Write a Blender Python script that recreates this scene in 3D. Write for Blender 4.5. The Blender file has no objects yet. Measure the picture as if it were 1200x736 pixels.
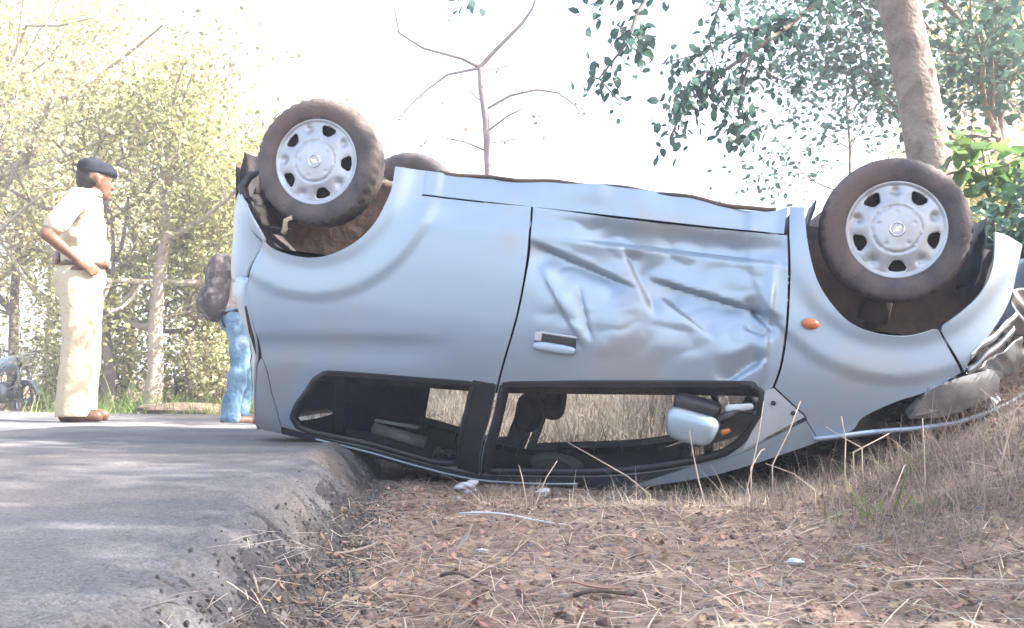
import bpy, bmesh, math, random
import numpy as np
from mathutils import Vector, Matrix
from mathutils.geometry import delaunay_2d_cdt

random.seed(7); rng = np.random.default_rng(11)
PI = math.pi; R = math.radians
scn = bpy.context.scene
COL = scn.collection

# ------------------------------------------------------------------ camera
FOC = 1167.0; CAMZ = 0.21; PITCH = math.atan2(455 - 368, FOC)
cd = bpy.data.cameras.new('camera'); cam = bpy.data.objects.new('camera', cd); COL.objects.link(cam)
cd.sensor_width = 36; cd.lens = 36 * FOC / 1200; cd.clip_start = 0.02; cd.clip_end = 3000
cam.location = (0, 0, CAMZ); cam.rotation_euler = (PI / 2 + PITCH, 0, 0)
scn.camera = cam
# ------------------------------------------------------------------ light
SUN_EL, SUN_AZ = R(40), R(-8)          # azimuth measured from +x towards +y
w = bpy.data.worlds.new('World'); scn.world = w; w.use_nodes = True
nt = w.node_tree; bg = nt.nodes['Background']
sky = nt.nodes.new('ShaderNodeTexSky'); sky.sky_type = 'NISHITA'; sky.sun_disc = False
sky.sun_elevation = SUN_EL; sky.sun_rotation = PI / 2 - SUN_AZ
sky.air_density = 1.0; sky.dust_density = 4.0; sky.ozone_density = 1.0
nt.links.new(sky.outputs[0], bg.inputs[0]); bg.inputs[1].default_value = 0.13
sl = bpy.data.lights.new('sun', 'SUN'); so = bpy.data.objects.new('sun', sl); COL.objects.link(so)
sl.energy = 4.5; sl.angle = R(0.55); sl.color = (1.0, 0.965, 0.91)
sdir = Vector((math.cos(SUN_EL) * math.cos(SUN_AZ), math.cos(SUN_EL) * math.sin(SUN_AZ), math.sin(SUN_EL)))
so.rotation_euler = sdir.to_track_quat('Z', 'Y').to_euler(); so.location = sdir * 30
vs = scn.view_settings
vs.view_transform = 'Standard'; vs.look = 'None'; vs.gamma = 1; vs.exposure = 2.52; vs.use_curve_mapping = False
scn.render.engine = 'CYCLES'
scn.cycles.use_denoising = True; scn.cycles.max_bounces = 6; scn.cycles.transparent_max_bounces = 12
scn.cycles.caustics_reflective = False; scn.cycles.caustics_refractive = False
scn.cycles.sample_clamp_indirect = 8

# ------------------------------------------------------------------ helpers
def at(px, py, Y):
    """point at distance Y along the view that the photograph shows at px, py"""
    cp, sp = math.cos(PITCH), math.sin(PITCH)
    a = (px - 600) / FOC; b = (368 - py) / FOC
    d = Vector((a, cp - b * sp, sp + b * cp)); s = Y / d.y
    return Vector((d.x * s, Y, CAMZ + d.z * s))

def ss(a, b, x):
    t = np.clip((np.asarray(x, float) - a) / (b - a), 0, 1); return t * t * (3 - 2 * t)

def vnoise(x, y, seed=0):
    x = np.asarray(x, float); y = np.asarray(y, float)
    xi = np.floor(x).astype(np.int64); yi = np.floor(y).astype(np.int64); fx = x - xi; fy = y - yi
    def h(a, b):
        n = (a * 374761393 + b * 668265263 + seed * 974634777) & 0x7fffffff
        n = ((n ^ (n >> 13)) * 1274126177) & 0x7fffffff
        return ((n ^ (n >> 16)) & 0xffff) / 65535.0
    u = fx * fx * (3 - 2 * fx); v = fy * fy * (3 - 2 * fy)
    return (h(xi, yi) * (1 - u) + h(xi + 1, yi) * u) * (1 - v) + (h(xi, yi + 1) * (1 - u) + h(xi + 1, yi + 1) * u) * v - .5

def fbm(x, y, oct=4, seed=0):
    s = 0; a = 1.0
    for o in range(oct):
        s = s + a * vnoise(x * 2 ** o + 17.3 * o, y * 2 ** o - 9.1 * o, seed + o); a *= .5
    return s

def tag(o, label=None, cat=None, group=None, kind=None):
    if label: o['label'] = label
    if cat: o['category'] = cat
    if group: o['group'] = group
    if kind: o['kind'] = kind
    return o

def empty(name, loc=(0, 0, 0), rz=0):
    o = bpy.data.objects.new(name, None); COL.objects.link(o)
    o.location = loc; o.rotation_euler = (0, 0, rz); o.empty_display_size = .1
    return o

def mesh_obj(name, V, F, mat=None, parent=None, smooth=True):
    me = bpy.data.meshes.new(name)
    V = np.asarray(V, np.float32)
    if isinstance(F, np.ndarray):
        n, k = F.shape
        me.vertices.add(len(V)); me.vertices.foreach_set('co', V.ravel())
        me.loops.add(n * k); me.loops.foreach_set('vertex_index', F.astype(np.int32).ravel())
        me.polygons.add(n); me.polygons.foreach_set('loop_start', np.arange(0, n * k, k, dtype=np.int32))
        me.update(calc_edges=True); me.validate()
    else:
        me.from_pydata([tuple(map(float, v)) for v in V], [], F)
    me.polygons.foreach_set('use_smooth', [smooth] * len(me.polygons)); me.update()
    if mat: me.materials.append(mat)
    o = bpy.data.objects.new(name, me); COL.objects.link(o)
    if parent: o.parent = parent
    return o

class MB:
    def __init__(s): s.v = []; s.f = []
    def add(s, V, F):
        b = len(s.v); s.v += [tuple(v) for v in V]; s.f += [tuple(i + b for i in f) for f in F]; return s
    def box(s, c, size, rot=None):
        V = [Vector((x * size[0] / 2, y * size[1] / 2, z * size[2] / 2)) for x in (-1, 1) for y in (-1, 1) for z in (-1, 1)]
        if rot is not None: V = [rot @ v for v in V]
        V = [v + Vector(c) for v in V]
        return s.add(V, [(0, 1, 3, 2), (4, 6, 7, 5), (0, 4, 5, 1), (2, 3, 7, 6), (0, 2, 6, 4), (1, 5, 7, 3)])
    def tube(s, pts, rad, seg=8, cap=True):
        pts = [Vector(p) for p in pts]; n = len(pts)
        if not hasattr(rad, '__len__'): rad = [rad] * n
        V = []; prev = None
        for i, p in enumerate(pts):
            d = (pts[min(i + 1, n - 1)] - pts[max(i - 1, 0)]).normalized()
            a = prev if prev is not None else (Vector((0, 0, 1)) if abs(d.z) < .9 else Vector((1, 0, 0)))
            u = (a - d * a.dot(d)).normalized(); prev = u; q = d.cross(u)
            for k in range(seg):
                t = 2 * PI * k / seg; V.append(p + (u * math.cos(t) + q * math.sin(t)) * rad[i])
        F = [(i * seg + k, i * seg + (k + 1) % seg, (i + 1) * seg + (k + 1) % seg, (i + 1) * seg + k) for i in range(n - 1) for k in range(seg)]
        if cap: F += [tuple(range(seg - 1, -1, -1)), tuple((n - 1) * seg + k for k in range(seg))]
        return s.add(V, F)
    def capsule(s, a, b, ra, rb, flat=1.0, side=None, seg=14, rings=5):
        """tapered round-ended limb; flat scales its width along side"""
        a = Vector(a); b = Vector(b); d = b - a; L = d.length
        d = d / L if L > 1e-6 else Vector((0, 0, 1))
        u = Vector(side) if side else (Vector((0, 1, 0)) if abs(d.y) < .9 else Vector((1, 0, 0)))
        u = (u - d * u.dot(d)).normalized(); q = d.cross(u)
        st = [(a - d * ra * math.cos(t), ra * math.sin(t)) for t in [PI / 2 * i / rings for i in range(rings)]]
        st += [(a + (b - a) * k / 3, ra + (rb - ra) * k / 3) for k in range(4)]
        st += [(b + d * rb * math.sin(t), rb * math.cos(t)) for t in [PI / 2 * (i + 1) / rings for i in range(rings)]]
        V = []
        for p, r in st:
            r = max(r, 1e-4)
            for k in range(seg):
                t = 2 * PI * k / seg; V.append(p + u * math.cos(t) * r * flat + q * math.sin(t) * r)
        n = len(st)
        F = [(i * seg + k, i * seg + (k + 1) % seg, (i + 1) * seg + (k + 1) % seg, (i + 1) * seg + k) for i in range(n - 1) for k in range(seg)]
        F += [tuple(range(seg - 1, -1, -1)), tuple((n - 1) * seg + k for k in range(seg))]
        return s.add(V, F)
    def grid(s, P):
        P = np.asarray(P, float); n, m = P.shape[:2]
        return s.add(P.reshape(-1, 3), [(i * m + j, i * m + j + 1, (i + 1) * m + j + 1, (i + 1) * m + j) for i in range(n - 1) for j in range(m - 1)])
    def lathe(s, prof, seg=48, axis='y', c=(0, 0, 0), closed=False):
        V = []
        for r, h in prof:
            for k in range(seg):
                t = 2 * PI * k / seg
                V.append((c[0] + r * math.cos(t), c[1] + h, c[2] + r * math.sin(t)) if axis == 'y' else (c[0] + r * math.cos(t), c[1] + r * math.sin(t), c[2] + h))
        n = len(prof)
        F = [(i * seg + k, (i + 1) * seg + k, (i + 1) * seg + (k + 1) % seg, i * seg + (k + 1) % seg) for i in range(n - 1) for k in range(seg)]
        return s.add(V, F)
    def build(s, name, mat, parent=None, smooth=True, remesh=None, sm=4, bevel=0, fix=False):
        o = mesh_obj(name, s.v, s.f, mat, parent, smooth)
        if fix:
            bm = bmesh.new(); bm.from_mesh(o.data); bmesh.ops.recalc_face_normals(bm, faces=bm.faces); bm.to_mesh(o.data); bm.free()
        if bevel:
            m = o.modifiers.new('bevel', 'BEVEL'); m.width = bevel; m.segments = 2; m.limit_method = 'ANGLE'
            m2 = o.modifiers.new('wn', 'WEIGHTED_NORMAL')
        if remesh:
            m = o.modifiers.new('r', 'REMESH'); m.mode = 'VOXEL'; m.voxel_size = remesh; m.use_smooth_shade = True
            m = o.modifiers.new('s', 'SMOOTH'); m.iterations = sm; m.factor = .5
            apply(o)
        return o

def apply(o):
    dg = bpy.context.evaluated_depsgraph_get()
    me = bpy.data.meshes.new_from_object(o.evaluated_get(dg)); o.modifiers.clear(); o.data = me
    for p in me.polygons: p.use_smooth = True

def displace(o, amp, scale, seed=0, along=None):
    me = o.data; n = len(me.vertices); co = np.zeros(n * 3, np.float32); me.vertices.foreach_get('co', co); co = co.reshape(-1, 3)
    no = np.zeros(n * 3, np.float32); me.vertices.foreach_get('normal', no); no = no.reshape(-1, 3)
    d = fbm(co[:, 0] * scale + co[:, 1] * scale * .7, co[:, 2] * scale + co[:, 1] * scale * .4, 3, seed) * amp
    co += no * d[:, None]; me.vertices.foreach_set('co', co.ravel()); me.update()

# ------------------------------------------------------------------ materials
def mat(name, c1, c2=None, rough=.7, metal=0, scale=8, bump=0, bscale=60, detail=6, coat=0, spec=.5, island=0, trans=0, c3=None, scale3=60, f3=.5, bdist=.02):
    m = bpy.data.materials.new(name); m.use_nodes = True; n = m.node_tree; N = n.nodes; L = n.links
    b = N['Principled BSDF']; b.inputs['Roughness'].default_value = rough; b.inputs['Metallic'].default_value = metal
    b.inputs['Coat Weight'].default_value = coat; b.inputs['Coat Roughness'].default_value = .08; b.inputs['Specular IOR Level'].default_value = spec
    tc = N.new('ShaderNodeTexCoord'); col = None
    b.inputs['Base Color'].default_value = (*c1, 1)
    if c2:
        no = N.new('ShaderNodeTexNoise'); no.inputs['Scale'].default_value = scale; no.inputs['Detail'].default_value = detail
        L.new(tc.outputs['Object'], no.inputs['Vector'])
        rp = N.new('ShaderNodeValToRGB'); rp.color_ramp.elements[0].position = .36; rp.color_ramp.elements[1].position = .66
        rp.color_ramp.elements[0].color = (*c1, 1); rp.color_ramp.elements[1].color = (*c2, 1)
        L.new(no.outputs['Fac'], rp.inputs[0]); col = rp.outputs[0]
    if c3:
        n3 = N.new('ShaderNodeTexNoise'); n3.inputs['Scale'].default_value = scale3; n3.inputs['Detail'].default_value = 3
        L.new(tc.outputs['Object'], n3.inputs['Vector'])
        mr = N.new('ShaderNodeMapRange'); mr.inputs[1].default_value = .5; mr.inputs[2].default_value = .62; mr.inputs[4].default_value = f3
        L.new(n3.outputs['Fac'], mr.inputs[0])
        mx = N.new('ShaderNodeMix'); mx.data_type = 'RGBA'; L.new(mr.outputs[0], mx.inputs[0])
        if col: L.new(col, mx.inputs[6])
        else: mx.inputs[6].default_value = (*c1, 1)
        mx.inputs[7].default_value = (*c3, 1); col = mx.outputs[2]
    if island:
        g = N.new('ShaderNodeNewGeometry'); hs = N.new('ShaderNodeHueSaturation')
        mr = N.new('ShaderNodeMapRange'); mr.inputs[3].default_value = 1 - island; mr.inputs[4].default_value = 1 + island
        L.new(g.outputs['Random Per Island'], mr.inputs[0]); L.new(mr.outputs[0], hs.inputs['Value'])
        mh = N.new('ShaderNodeMapRange'); mh.inputs[3].default_value = .5 - island * .06; mh.inputs[4].default_value = .5 + island * .06
        mu = N.new('ShaderNodeMath'); mu.operation = 'FRACT'; m7 = N.new('ShaderNodeMath'); m7.operation = 'MULTIPLY'; m7.inputs[1].default_value = 7.31
        L.new(g.outputs['Random Per Island'], m7.inputs[0]); L.new(m7.outputs[0], mu.inputs[0]); L.new(mu.outputs[0], mh.inputs[0]); L.new(mh.outputs[0], hs.inputs['Hue'])
        if col: L.new(col, hs.inputs['Color'])
        else: hs.inputs['Color'].default_value = (*c1, 1)
        col = hs.outputs[0]
    if col: L.new(col, b.inputs['Base Color'])
    if bump:
        nb = N.new('ShaderNodeTexNoise'); nb.inputs['Scale'].default_value = bscale; nb.inputs['Detail'].default_value = 5
        L.new(tc.outputs['Object'], nb.inputs['Vector']); bp = N.new('ShaderNodeBump'); bp.inputs['Strength'].default_value = bump; bp.inputs['Distance'].default_value = bdist
        L.new(nb.outputs['Fac'], bp.inputs['Height']); L.new(bp.outputs[0], b.inputs['Normal'])
    if trans:
        t = N.new('ShaderNodeBsdfTranslucent'); mx = N.new('ShaderNodeMixShader'); mx.inputs[0].default_value = trans
        hv = N.new('ShaderNodeHueSaturation'); hv.inputs['Value'].default_value = 1.5; hv.inputs['Hue'].default_value = .485
        if col: L.new(col, hv.inputs['Color'])
        else: hv.inputs['Color'].default_value = (*c1, 1)
        L.new(hv.outputs[0], t.inputs[0])
        L.new(b.outputs[0], mx.inputs[1]); L.new(t.outputs[0], mx.inputs[2]); L.new(mx.outputs[0], N['Material Output'].inputs[0])
    return m

def glass_mat(name, tint, rough=.02, refl=1.0):
    m = bpy.data.materials.new(name); m.use_nodes = True; N = m.node_tree.nodes; L = m.node_tree.links
    N.remove(N['Principled BSDF'])
    t = N.new('ShaderNodeBsdfTransparent'); t.inputs[0].default_value = (*tint, 1)
    g = N.new('ShaderNodeBsdfGlossy'); g.inputs['Roughness'].default_value = rough
    f = N.new('ShaderNodeFresnel'); f.inputs[0].default_value = 1.5
    mx = N.new('ShaderNodeMixShader'); L.new(f.outputs[0], mx.inputs[0]); L.new(t.outputs[0], mx.inputs[1]); L.new(g.outputs[0], mx.inputs[2])
    L.new(mx.outputs[0], N['Material Output'].inputs[0]); return m

M = {}
M['paint'] = mat('silver_blue_paint', (.325, .402, .483), (.355, .432, .513), rough=.40, metal=.5, scale=2.2, coat=.12, c3=(.40, .37, .35), scale3=2.4, f3=.5, bump=.05, bscale=900, bdist=.002)
M['paint_dusty'] = mat('scraped_dusty_paint', (.36, .43, .53), (.42, .36, .33), rough=.42, metal=.5, scale=7, coat=.2)
M['tyre'] = mat('dusty_rubber', (.06, .055, .06), (.125, .102, .097), rough=.85, scale=9, bump=.2, bscale=80, c3=(.16, .105, .08), scale3=5, f3=.4)
M['rim'] = mat('silver_wheel_cover', (.44, .475, .52), (.38, .41, .45), rough=.38, metal=.45, scale=6, c3=(.35, .3, .27), scale3=14, f3=.3)
M['black'] = mat('black_plastic', (.012, .011, .014), (.025, .022, .025), rough=.5, scale=12, bump=.1, bscale=200)
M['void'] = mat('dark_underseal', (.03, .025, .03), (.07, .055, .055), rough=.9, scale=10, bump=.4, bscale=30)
M['under'] = mat('rusty_underbody', (.08, .06, .05), (.16, .10, .07), rough=.85, scale=7, bump=.4, bscale=20)
M['glass'] = glass_mat('side_glass', (.80, .85, .86))
M['shaded_rail'] = mat('shaded_rail_rubber', (.035, .04, .052), (.05, .055, .066), rough=.3, metal=.2, scale=5, coat=.4)  # black rubber of the roof rail, with its shade painted into the colour
M['chrome'] = mat('chrome', (.62, .64, .66), (.5, .5, .52), rough=.22, metal=.9, scale=12)
M['crumple'] = mat('bent_grey_metal', (.20, .21, .23), (.34, .34, .34), rough=.3, metal=.7, scale=12)
M['lens'] = mat('headlamp_lens', (.17, .165, .16), (.27, .26, .25), rough=.12, metal=.3, scale=14, coat=1.0)
M['orange'] = mat('amber_plastic', (.55, .16, .04), (.48, .13, .03), rough=.25, scale=60, coat=.4)
M['redlens'] = mat('red_lens', (.10, .015, .02), (.16, .02, .02), rough=.2, scale=30, coat=.6)
M['seat'] = mat('seat_fabric', (.016, .014, .018), (.03, .027, .03), rough=.95, scale=30, bump=.3, bscale=300)
M['liner'] = mat('grey_headliner', (.22, .22, .22), (.28, .27, .26), rough=.95, scale=6, bump=.2, bscale=200)
M['silver'] = mat('silver_foil', (.72, .75, .75), (.55, .58, .6), rough=.4, metal=.15, scale=18, bump=.3, bscale=40)
M['palegrey'] = mat('pale_grey_plastic', (.45, .48, .5), (.38, .4, .42), rough=.5, scale=10)
M['mud'] = mat('dried_mud', (.34, .27, .20), (.46, .39, .31), rough=.95, scale=20, bump=.5, bscale=60)

# asphalt: aggregate speckle by voronoi over dusty grey
def asphalt(name, a, b, c, f):
    m = mat(name, a, b, rough=.88, scale=2.2, detail=8, c3=c, scale3=1.1, f3=f)
    N = m.node_tree.nodes; L = m.node_tree.links; b = N['Principled BSDF']
    src = b.inputs['Base Color'].links[0].from_socket
    tc = N.new('ShaderNodeTexCoord'); vo = N.new('ShaderNodeTexVoronoi'); vo.inputs['Scale'].default_value = 230
    L.new(tc.outputs['Object'], vo.inputs['Vector'])
    hs = N.new('ShaderNodeHueSaturation'); sp = N.new('ShaderNodeSeparateColor'); L.new(vo.outputs['Color'], sp.inputs[0])
    mr = N.new('ShaderNodeMapRange'); mr.inputs[3].default_value = .72; mr.inputs[4].default_value = 1.28; L.new(sp.outputs[0], mr.inputs[0])
    L.new(mr.outputs[0], hs.inputs['Value']); L.new(src, hs.inputs['Color']); L.new(hs.outputs[0], b.inputs['Base Color'])
    bp = N.new('ShaderNodeBump'); bp.inputs['Strength'].default_value = .7; bp.inputs['Distance'].default_value = .003
    L.new(vo.outputs['Distance'], bp.inputs['Height']); bp.invert = True; L.new(bp.outputs[0], b.inputs['Normal'])
    return m
M['asphalt'] = asphalt('worn_asphalt', (.105, .102, .105), (.17, .16, .155), (.25, .21, .175), .45)
M['asphalt_broken'] = asphalt('broken_asphalt', (.045, .043, .048), (.085, .078, .078), (.17, .14, .12), .5)
M['dirt'] = mat('reddish_dirt', (.20, .132, .095), (.34, .245, .18), rough=.95, scale=3.0, detail=10, c3=(.14, .10, .085), scale3=26, f3=.7, bump=.9, bscale=38, bdist=.03)
M['stone'] = mat('gravel_stone', (.07, .066, .07), (.15, .13, .12), rough=.9, scale=5, island=.5)
M['pebble'] = mat('pale_pebble', (.13, .12, .125), (.25, .22, .20), rough=.9, scale=5, island=.5)
M['clod'] = mat('earth_clod', (.17, .115, .09), (.28, .20, .16), rough=.95, scale=5, island=.45)
M['leaf_dry'] = mat('dry_leaf_litter', (.24, .15, .10), (.38, .28, .19), rough=.8, scale=3, island=.6, trans=.2)
M['straw'] = mat('dry_straw', (.43, .35, .26), (.52, .45, .36), rough=.8, scale=3, island=.4, trans=.25)
M['drygrass'] = mat('dry_grass', (.34, .29, .235), (.25, .20, .17), rough=.85, scale=1.2, island=.5, trans=.3)
M['weed'] = mat('green_weed', (.12, .19, .04), (.20, .27, .07), rough=.6, scale=4, island=.3, trans=.35)
M['leafA'] = mat('sunlit_leaf', (.38, .385, .19), (.50, .47, .28), rough=.5, scale=.9, island=.5, trans=.45)
M['leafB'] = mat('olive_leaf', (.20, .22, .08), (.38, .36, .16), rough=.5, scale=.8, island=.5, trans=.4)
M['leafC'] = mat('blue_green_leaf', (.035, .08, .07), (.06, .115, .085), rough=.45, scale=1.0, island=.4, trans=.3)
M['leafD'] = mat('fresh_broad_leaf', (.07, .15, .05), (.12, .20, .065), rough=.45, scale=2, island=.35, trans=.45)
M['bark'] = mat('grey_brown_bark', (.13, .10, .085), (.24, .19, .16), rough=.95, scale=7, bump=.9, bscale=24, c3=(.33, .28, .24), scale3=5, f3=.5)
M['barkpale'] = mat('pale_bark', (.30, .25, .19), (.42, .36, .29), rough=.95, scale=6, bump=.7, bscale=26)
M['baredead'] = mat('dead_grey_wood', (.20, .16, .17), (.30, .24, .23), rough=.95, scale=6, bump=.5, bscale=30)
M['rock'] = mat('pale_rock', (.12, .11, .13), (.42, .39, .38), rough=.9, scale=5, bump=.6, bscale=14, c3=(.1, .09, .1), scale3=6, f3=.6)
M['skin'] = mat('brown_skin', (.15, .07, .042), (.19, .092, .055), rough=.5, scale=12)
M['khaki'] = mat('pale_khaki_cloth', (.46, .385, .26), (.52, .44, .31), rough=.9, scale=5, bump=.5, bscale=26)
M['khakishirt'] = mat('cream_khaki_shirt', (.50, .415, .30), (.56, .475, .36), rough=.9, scale=5, bump=.5, bscale=26)
M['navy'] = mat('navy_felt', (.006, .007, .014), (.010, .011, .022), rough=.95, scale=20, bump=.2, bscale=200)
M['hair'] = mat('black_hair', (.012, .009, .008), (.02, .016, .014), rough=.6, scale=40, bump=.4, bscale=200)
M['leather'] = mat('brown_leather', (.10, .05, .03), (.16, .08, .045), rough=.5, scale=20)
M['denim'] = mat('washed_blue_denim', (.08, .17, .28), (.22, .36, .48), rough=.9, scale=5, bump=.5, bscale=40, c3=(.32, .42, .5), scale3=5, f3=.5)
M['plaid'] = mat('pinkish_white_shirt', (.55, .42, .38), (.66, .56, .52), rough=.9, scale=14, bump=.4, bscale=30, c3=(.35, .18, .15), scale3=24, f3=.5)
M['pack'] = mat('grey_brown_canvas', (.045, .038, .042), (.12, .095, .09), rough=.9, scale=9, bump=.5, bscale=40, c3=(.4, .36, .33), scale3=12, f3=.4)
M['bikeblue'] = mat('pale_blue_enamel', (.34, .42, .52), (.45, .5, .56), rough=.3, scale=6, coat=.5)
M['white'] = mat('white_paper', (.72, .72, .72), (.6, .6, .62), rough=.7, scale=20)
M['whitebag'] = mat('white_plastic', (.68, .68, .7), (.5, .5, .54), rough=.35, scale=14, bump=.4, bscale=30)
M['twig'] = mat('dark_twig', (.07, .05, .045), (.14, .10, .085), rough=.9, scale=20)

# ------------------------------------------------------------------ terrain
def edge(y):
    y = np.asarray(y, float)
    return -.25 - .09 * y - .055 * np.clip(y - 6.2, 0, 7) ** 2 - .6 * np.clip(y - 13.2, 0, None)
def road_z(x, y):
    x = np.asarray(x, float); y = np.asarray(y, float)
    return -.016 * np.clip(x + 2.7, -3, 3) - .085 * ss(6.2, 8.4, y) + .02 * np.clip(x + 2.7, -6, 0) * 0
def dirt_z(x, y):
    x = np.asarray(x, float); y = np.asarray(y, float)
    z = -.20 + .62 * ss(.85, 2.7, x) * ss(1.2, 3.4, y) + .012 * np.clip(x - 2.6, 0, 8) * ss(2, 4, y)
    z = z + .55 * ss(5.0, 8.0, y) * ss(-.9, 1.0, x - edge(y))
    return z
def ground_z(x, y, detail=True):
    x = np.asarray(x, float); y = np.asarray(y, float)
    d = x - edge(y)
    zd = dirt_z(x, y)
    far = ss(10.4, 11.3, y)
    zr = road_z(x, y)
    base = zr - .30 + .30 * 0
    k = ss(-.12, .02, d)
    z = base * (1 - k) + zd * k
    verge = -.085 + .02 * np.clip(y - 10.6, 0, 30) - .26 * ss(11.9, 13.2, y) * (1 - ss(-6.6, -5.9, x)) * (1 - ss(16.5, 19, y))
    z = z * (1 - far * (1 - k)) + verge * far * (1 - k)
    if detail:
        near = np.exp(-np.maximum(0, np.hypot(x, y) - 3) / 4)
        z = z + near * (fbm(x * 3, y * 3, 3, 5) * .03 + fbm(x * 18, y * 18, 3, 9) * .014) + (1 - near) * fbm(x * .6, y * .6, 3, 3) * .08
    return z

def lines(*spans):
    out = []
    for a, b, n, g in spans:
        t = np.linspace(0, 1, n, endpoint=False)
        if g > 0: out.append(a + (b - a) * (np.expm1(g * t) / math.expm1(g)))
        elif g < 0: out.append(b + (a - b) * (np.expm1(-g * (1 - t)) / math.expm1(-g)))
        else: out.append(a + (b - a) * t)
    return np.concatenate(out + [[spans[-1][1]]])

gx = lines((-900, -1.1, 60, -7), (-1.1, 2.4, 150, 0), (2.4, 900, 60, 7))
gy = lines((-700, .5, 40, -7), (.5, 5.0, 180, 0), (5.0, 12, 90, 0), (12, 1500, 60, 6))
X, Y = np.meshgrid(gx, gy); Z = ground_z(X, Y)
n, m = X.shape; idx = np.arange(n * m).reshape(n, m)
F = np.stack([idx[:-1, :-1], idx[:-1, 1:], idx[1:, 1:], idx[1:, :-1]], -1).reshape(-1, 4)
g = mesh_obj('ground', np.stack([X, Y, Z], -1).reshape(-1, 3), F, M['dirt']); tag(g, kind='structure')

# road skin with its crumbled, rounded edge
dl = lines((.17, -.36, 66, 0), (-.36, -1.5, 40, 0), (-1.5, -34, 40, 3))
yl = lines((-30, .4, 30, -4), (.4, 2.8, 260, 0), (2.8, 4.8, 110, 0), (4.8, 10.9, 70, 0))
D, Y = np.meshgrid(dl, yl)
E0 = edge(Y); wob = fbm(Y * 2.2, Y * 0 + 3.1, 3, 21) * .07
X = E0 + D + wob * ss(-.5, -.05, D)
t = ss(-.13, .11, D)
zb = road_z(X, Y)
drop = (np.where(D > -.16, zb - (dirt_z(X, Y) - .045), 0)) * t ** 1.15
Z = zb - drop
rough = ss(-.3, .0, D)
Z = Z + fbm(X * 6, Y * 6, 3, 31) * .008 + rough * (fbm(X * 34, Y * 34, 3, 41) * .017 + fbm(X * 11, Y * 11, 2, 44) * .026) + ss(-.6, -.1, D) * np.abs(fbm(X * 60, Y * 60, 2, 47)) * .009
n, m = X.shape; idx = np.arange(n * m).reshape(n, m)
F = np.stack([idx[:-1, :-1], idx[1:, :-1], idx[1:, 1:], idx[:-1, 1:]], -1).reshape(-1, 4)
rd = mesh_obj('road', np.stack([X, Y, Z], -1).reshape(-1, 3), F, M['asphalt']); tag(rd, kind='structure')
rd.data.materials.append(M['asphalt_broken'])
brk = (D + fbm(X * 14, Y * 14, 3, 51) * .10 > -.035)[:-1, :-1].reshape(-1)
if len(rd.data.polygons) == len(brk): rd.data.polygons.foreach_set('material_index', brk.astype(np.int32))

from mathutils.bvhtree import BVHTree
def _bvh(o): return BVHTree.FromPolygons([v.co[:] for v in o.data.vertices], [p.vertices[:] for p in o.data.polygons])
BV = (_bvh(rd), _bvh(g)); DOWN = Vector((0, 0, -1))
def surf_z(x, y):
    x = np.asarray(x, float); y = np.asarray(y, float); out = np.empty(x.shape); fx, fy, fo = x.reshape(-1), y.reshape(-1), out.reshape(-1)
    for i in range(fx.size):
        best = -9.
        for b in BV:
            h = b.ray_cast(Vector((fx[i], fy[i], 9)), DOWN)[0]
            if h is not None and h.z > best: best = h.z
        fo[i] = best
    return out

# ------------------------------------------------------------------ scatter (uncountable stuff)
def scatter(name, T, TF, pos, scale, mat_, label, cat, tilt=.5, smooth=False, aniso=None, flat=False):
    """T template verts (k,3); copies at pos with random spin and tilt, as one mass"""
    n = len(pos); T = np.asarray(T, float); k = len(T)
    a = rng.uniform(0, 2 * PI, n); b = rng.normal(0, tilt, n); c = rng.normal(0, tilt, n)
    sc = np.asarray(scale)[:, None, None] * np.ones((n, 1, 3))
    if aniso is not None: sc = sc * rng.uniform(aniso[0], aniso[1], (n, 1, 3))
    V = T[None] * sc
    x, y, z = V[..., 0], V[..., 1], V[..., 2]
    cb, sb = np.cos(b)[:, None], np.sin(b)[:, None]; y, z = y * cb - z * sb, y * sb + z * cb
    cc, sc_ = np.cos(c)[:, None], np.sin(c)[:, None]; x, z = x * cc + z * sc_, -x * sc_ + z * cc
    ca, sa = np.cos(a)[:, None], np.sin(a)[:, None]; x, y = x * ca - y * sa, x * sa + y * ca
    V = np.stack([x, y, z], -1) + np.asarray(pos)[:, None, :]
    F = (np.asarray(TF)[None] + (np.arange(n) * k)[:, None, None]).reshape(-1, len(TF[0]))
    o = mesh_obj(name, V.reshape(-1, 3), F, mat_, None, smooth)
    if label: tag(o, label, cat, kind='stuff')
    return o

def ico(jit=.25, sub=1, seed=0):
    bm = bmesh.new(); bmesh.ops.create_icosphere(bm, subdivisions=sub, radius=1); r = random.Random(seed)
    for v in bm.verts: v.co *= 1 + r.uniform(-jit, jit)
    V = [tuple(v.co) for v in bm.verts]; F = [[v.index for v in f.verts] for f in bm.faces]; bm.free(); return V, F
CURL = ([(-1, 0, .18), (-.35, .42, .02), (-.35, -.42, .05), (.35, .38, -.03), (.35, -.36, .02), (1, 0, .22)], [[0, 2, 1], [1, 2, 3], [2, 4, 3], [3, 4, 5]])
STRAWT = ([(-1, -.02, 0), (-1, .02, 0), (0, -.02, .05), (0, .02, .05), (1, -.008, .0), (1, .008, .0)], [[0, 2, 3, 1], [2, 4, 5, 3]])

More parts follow.
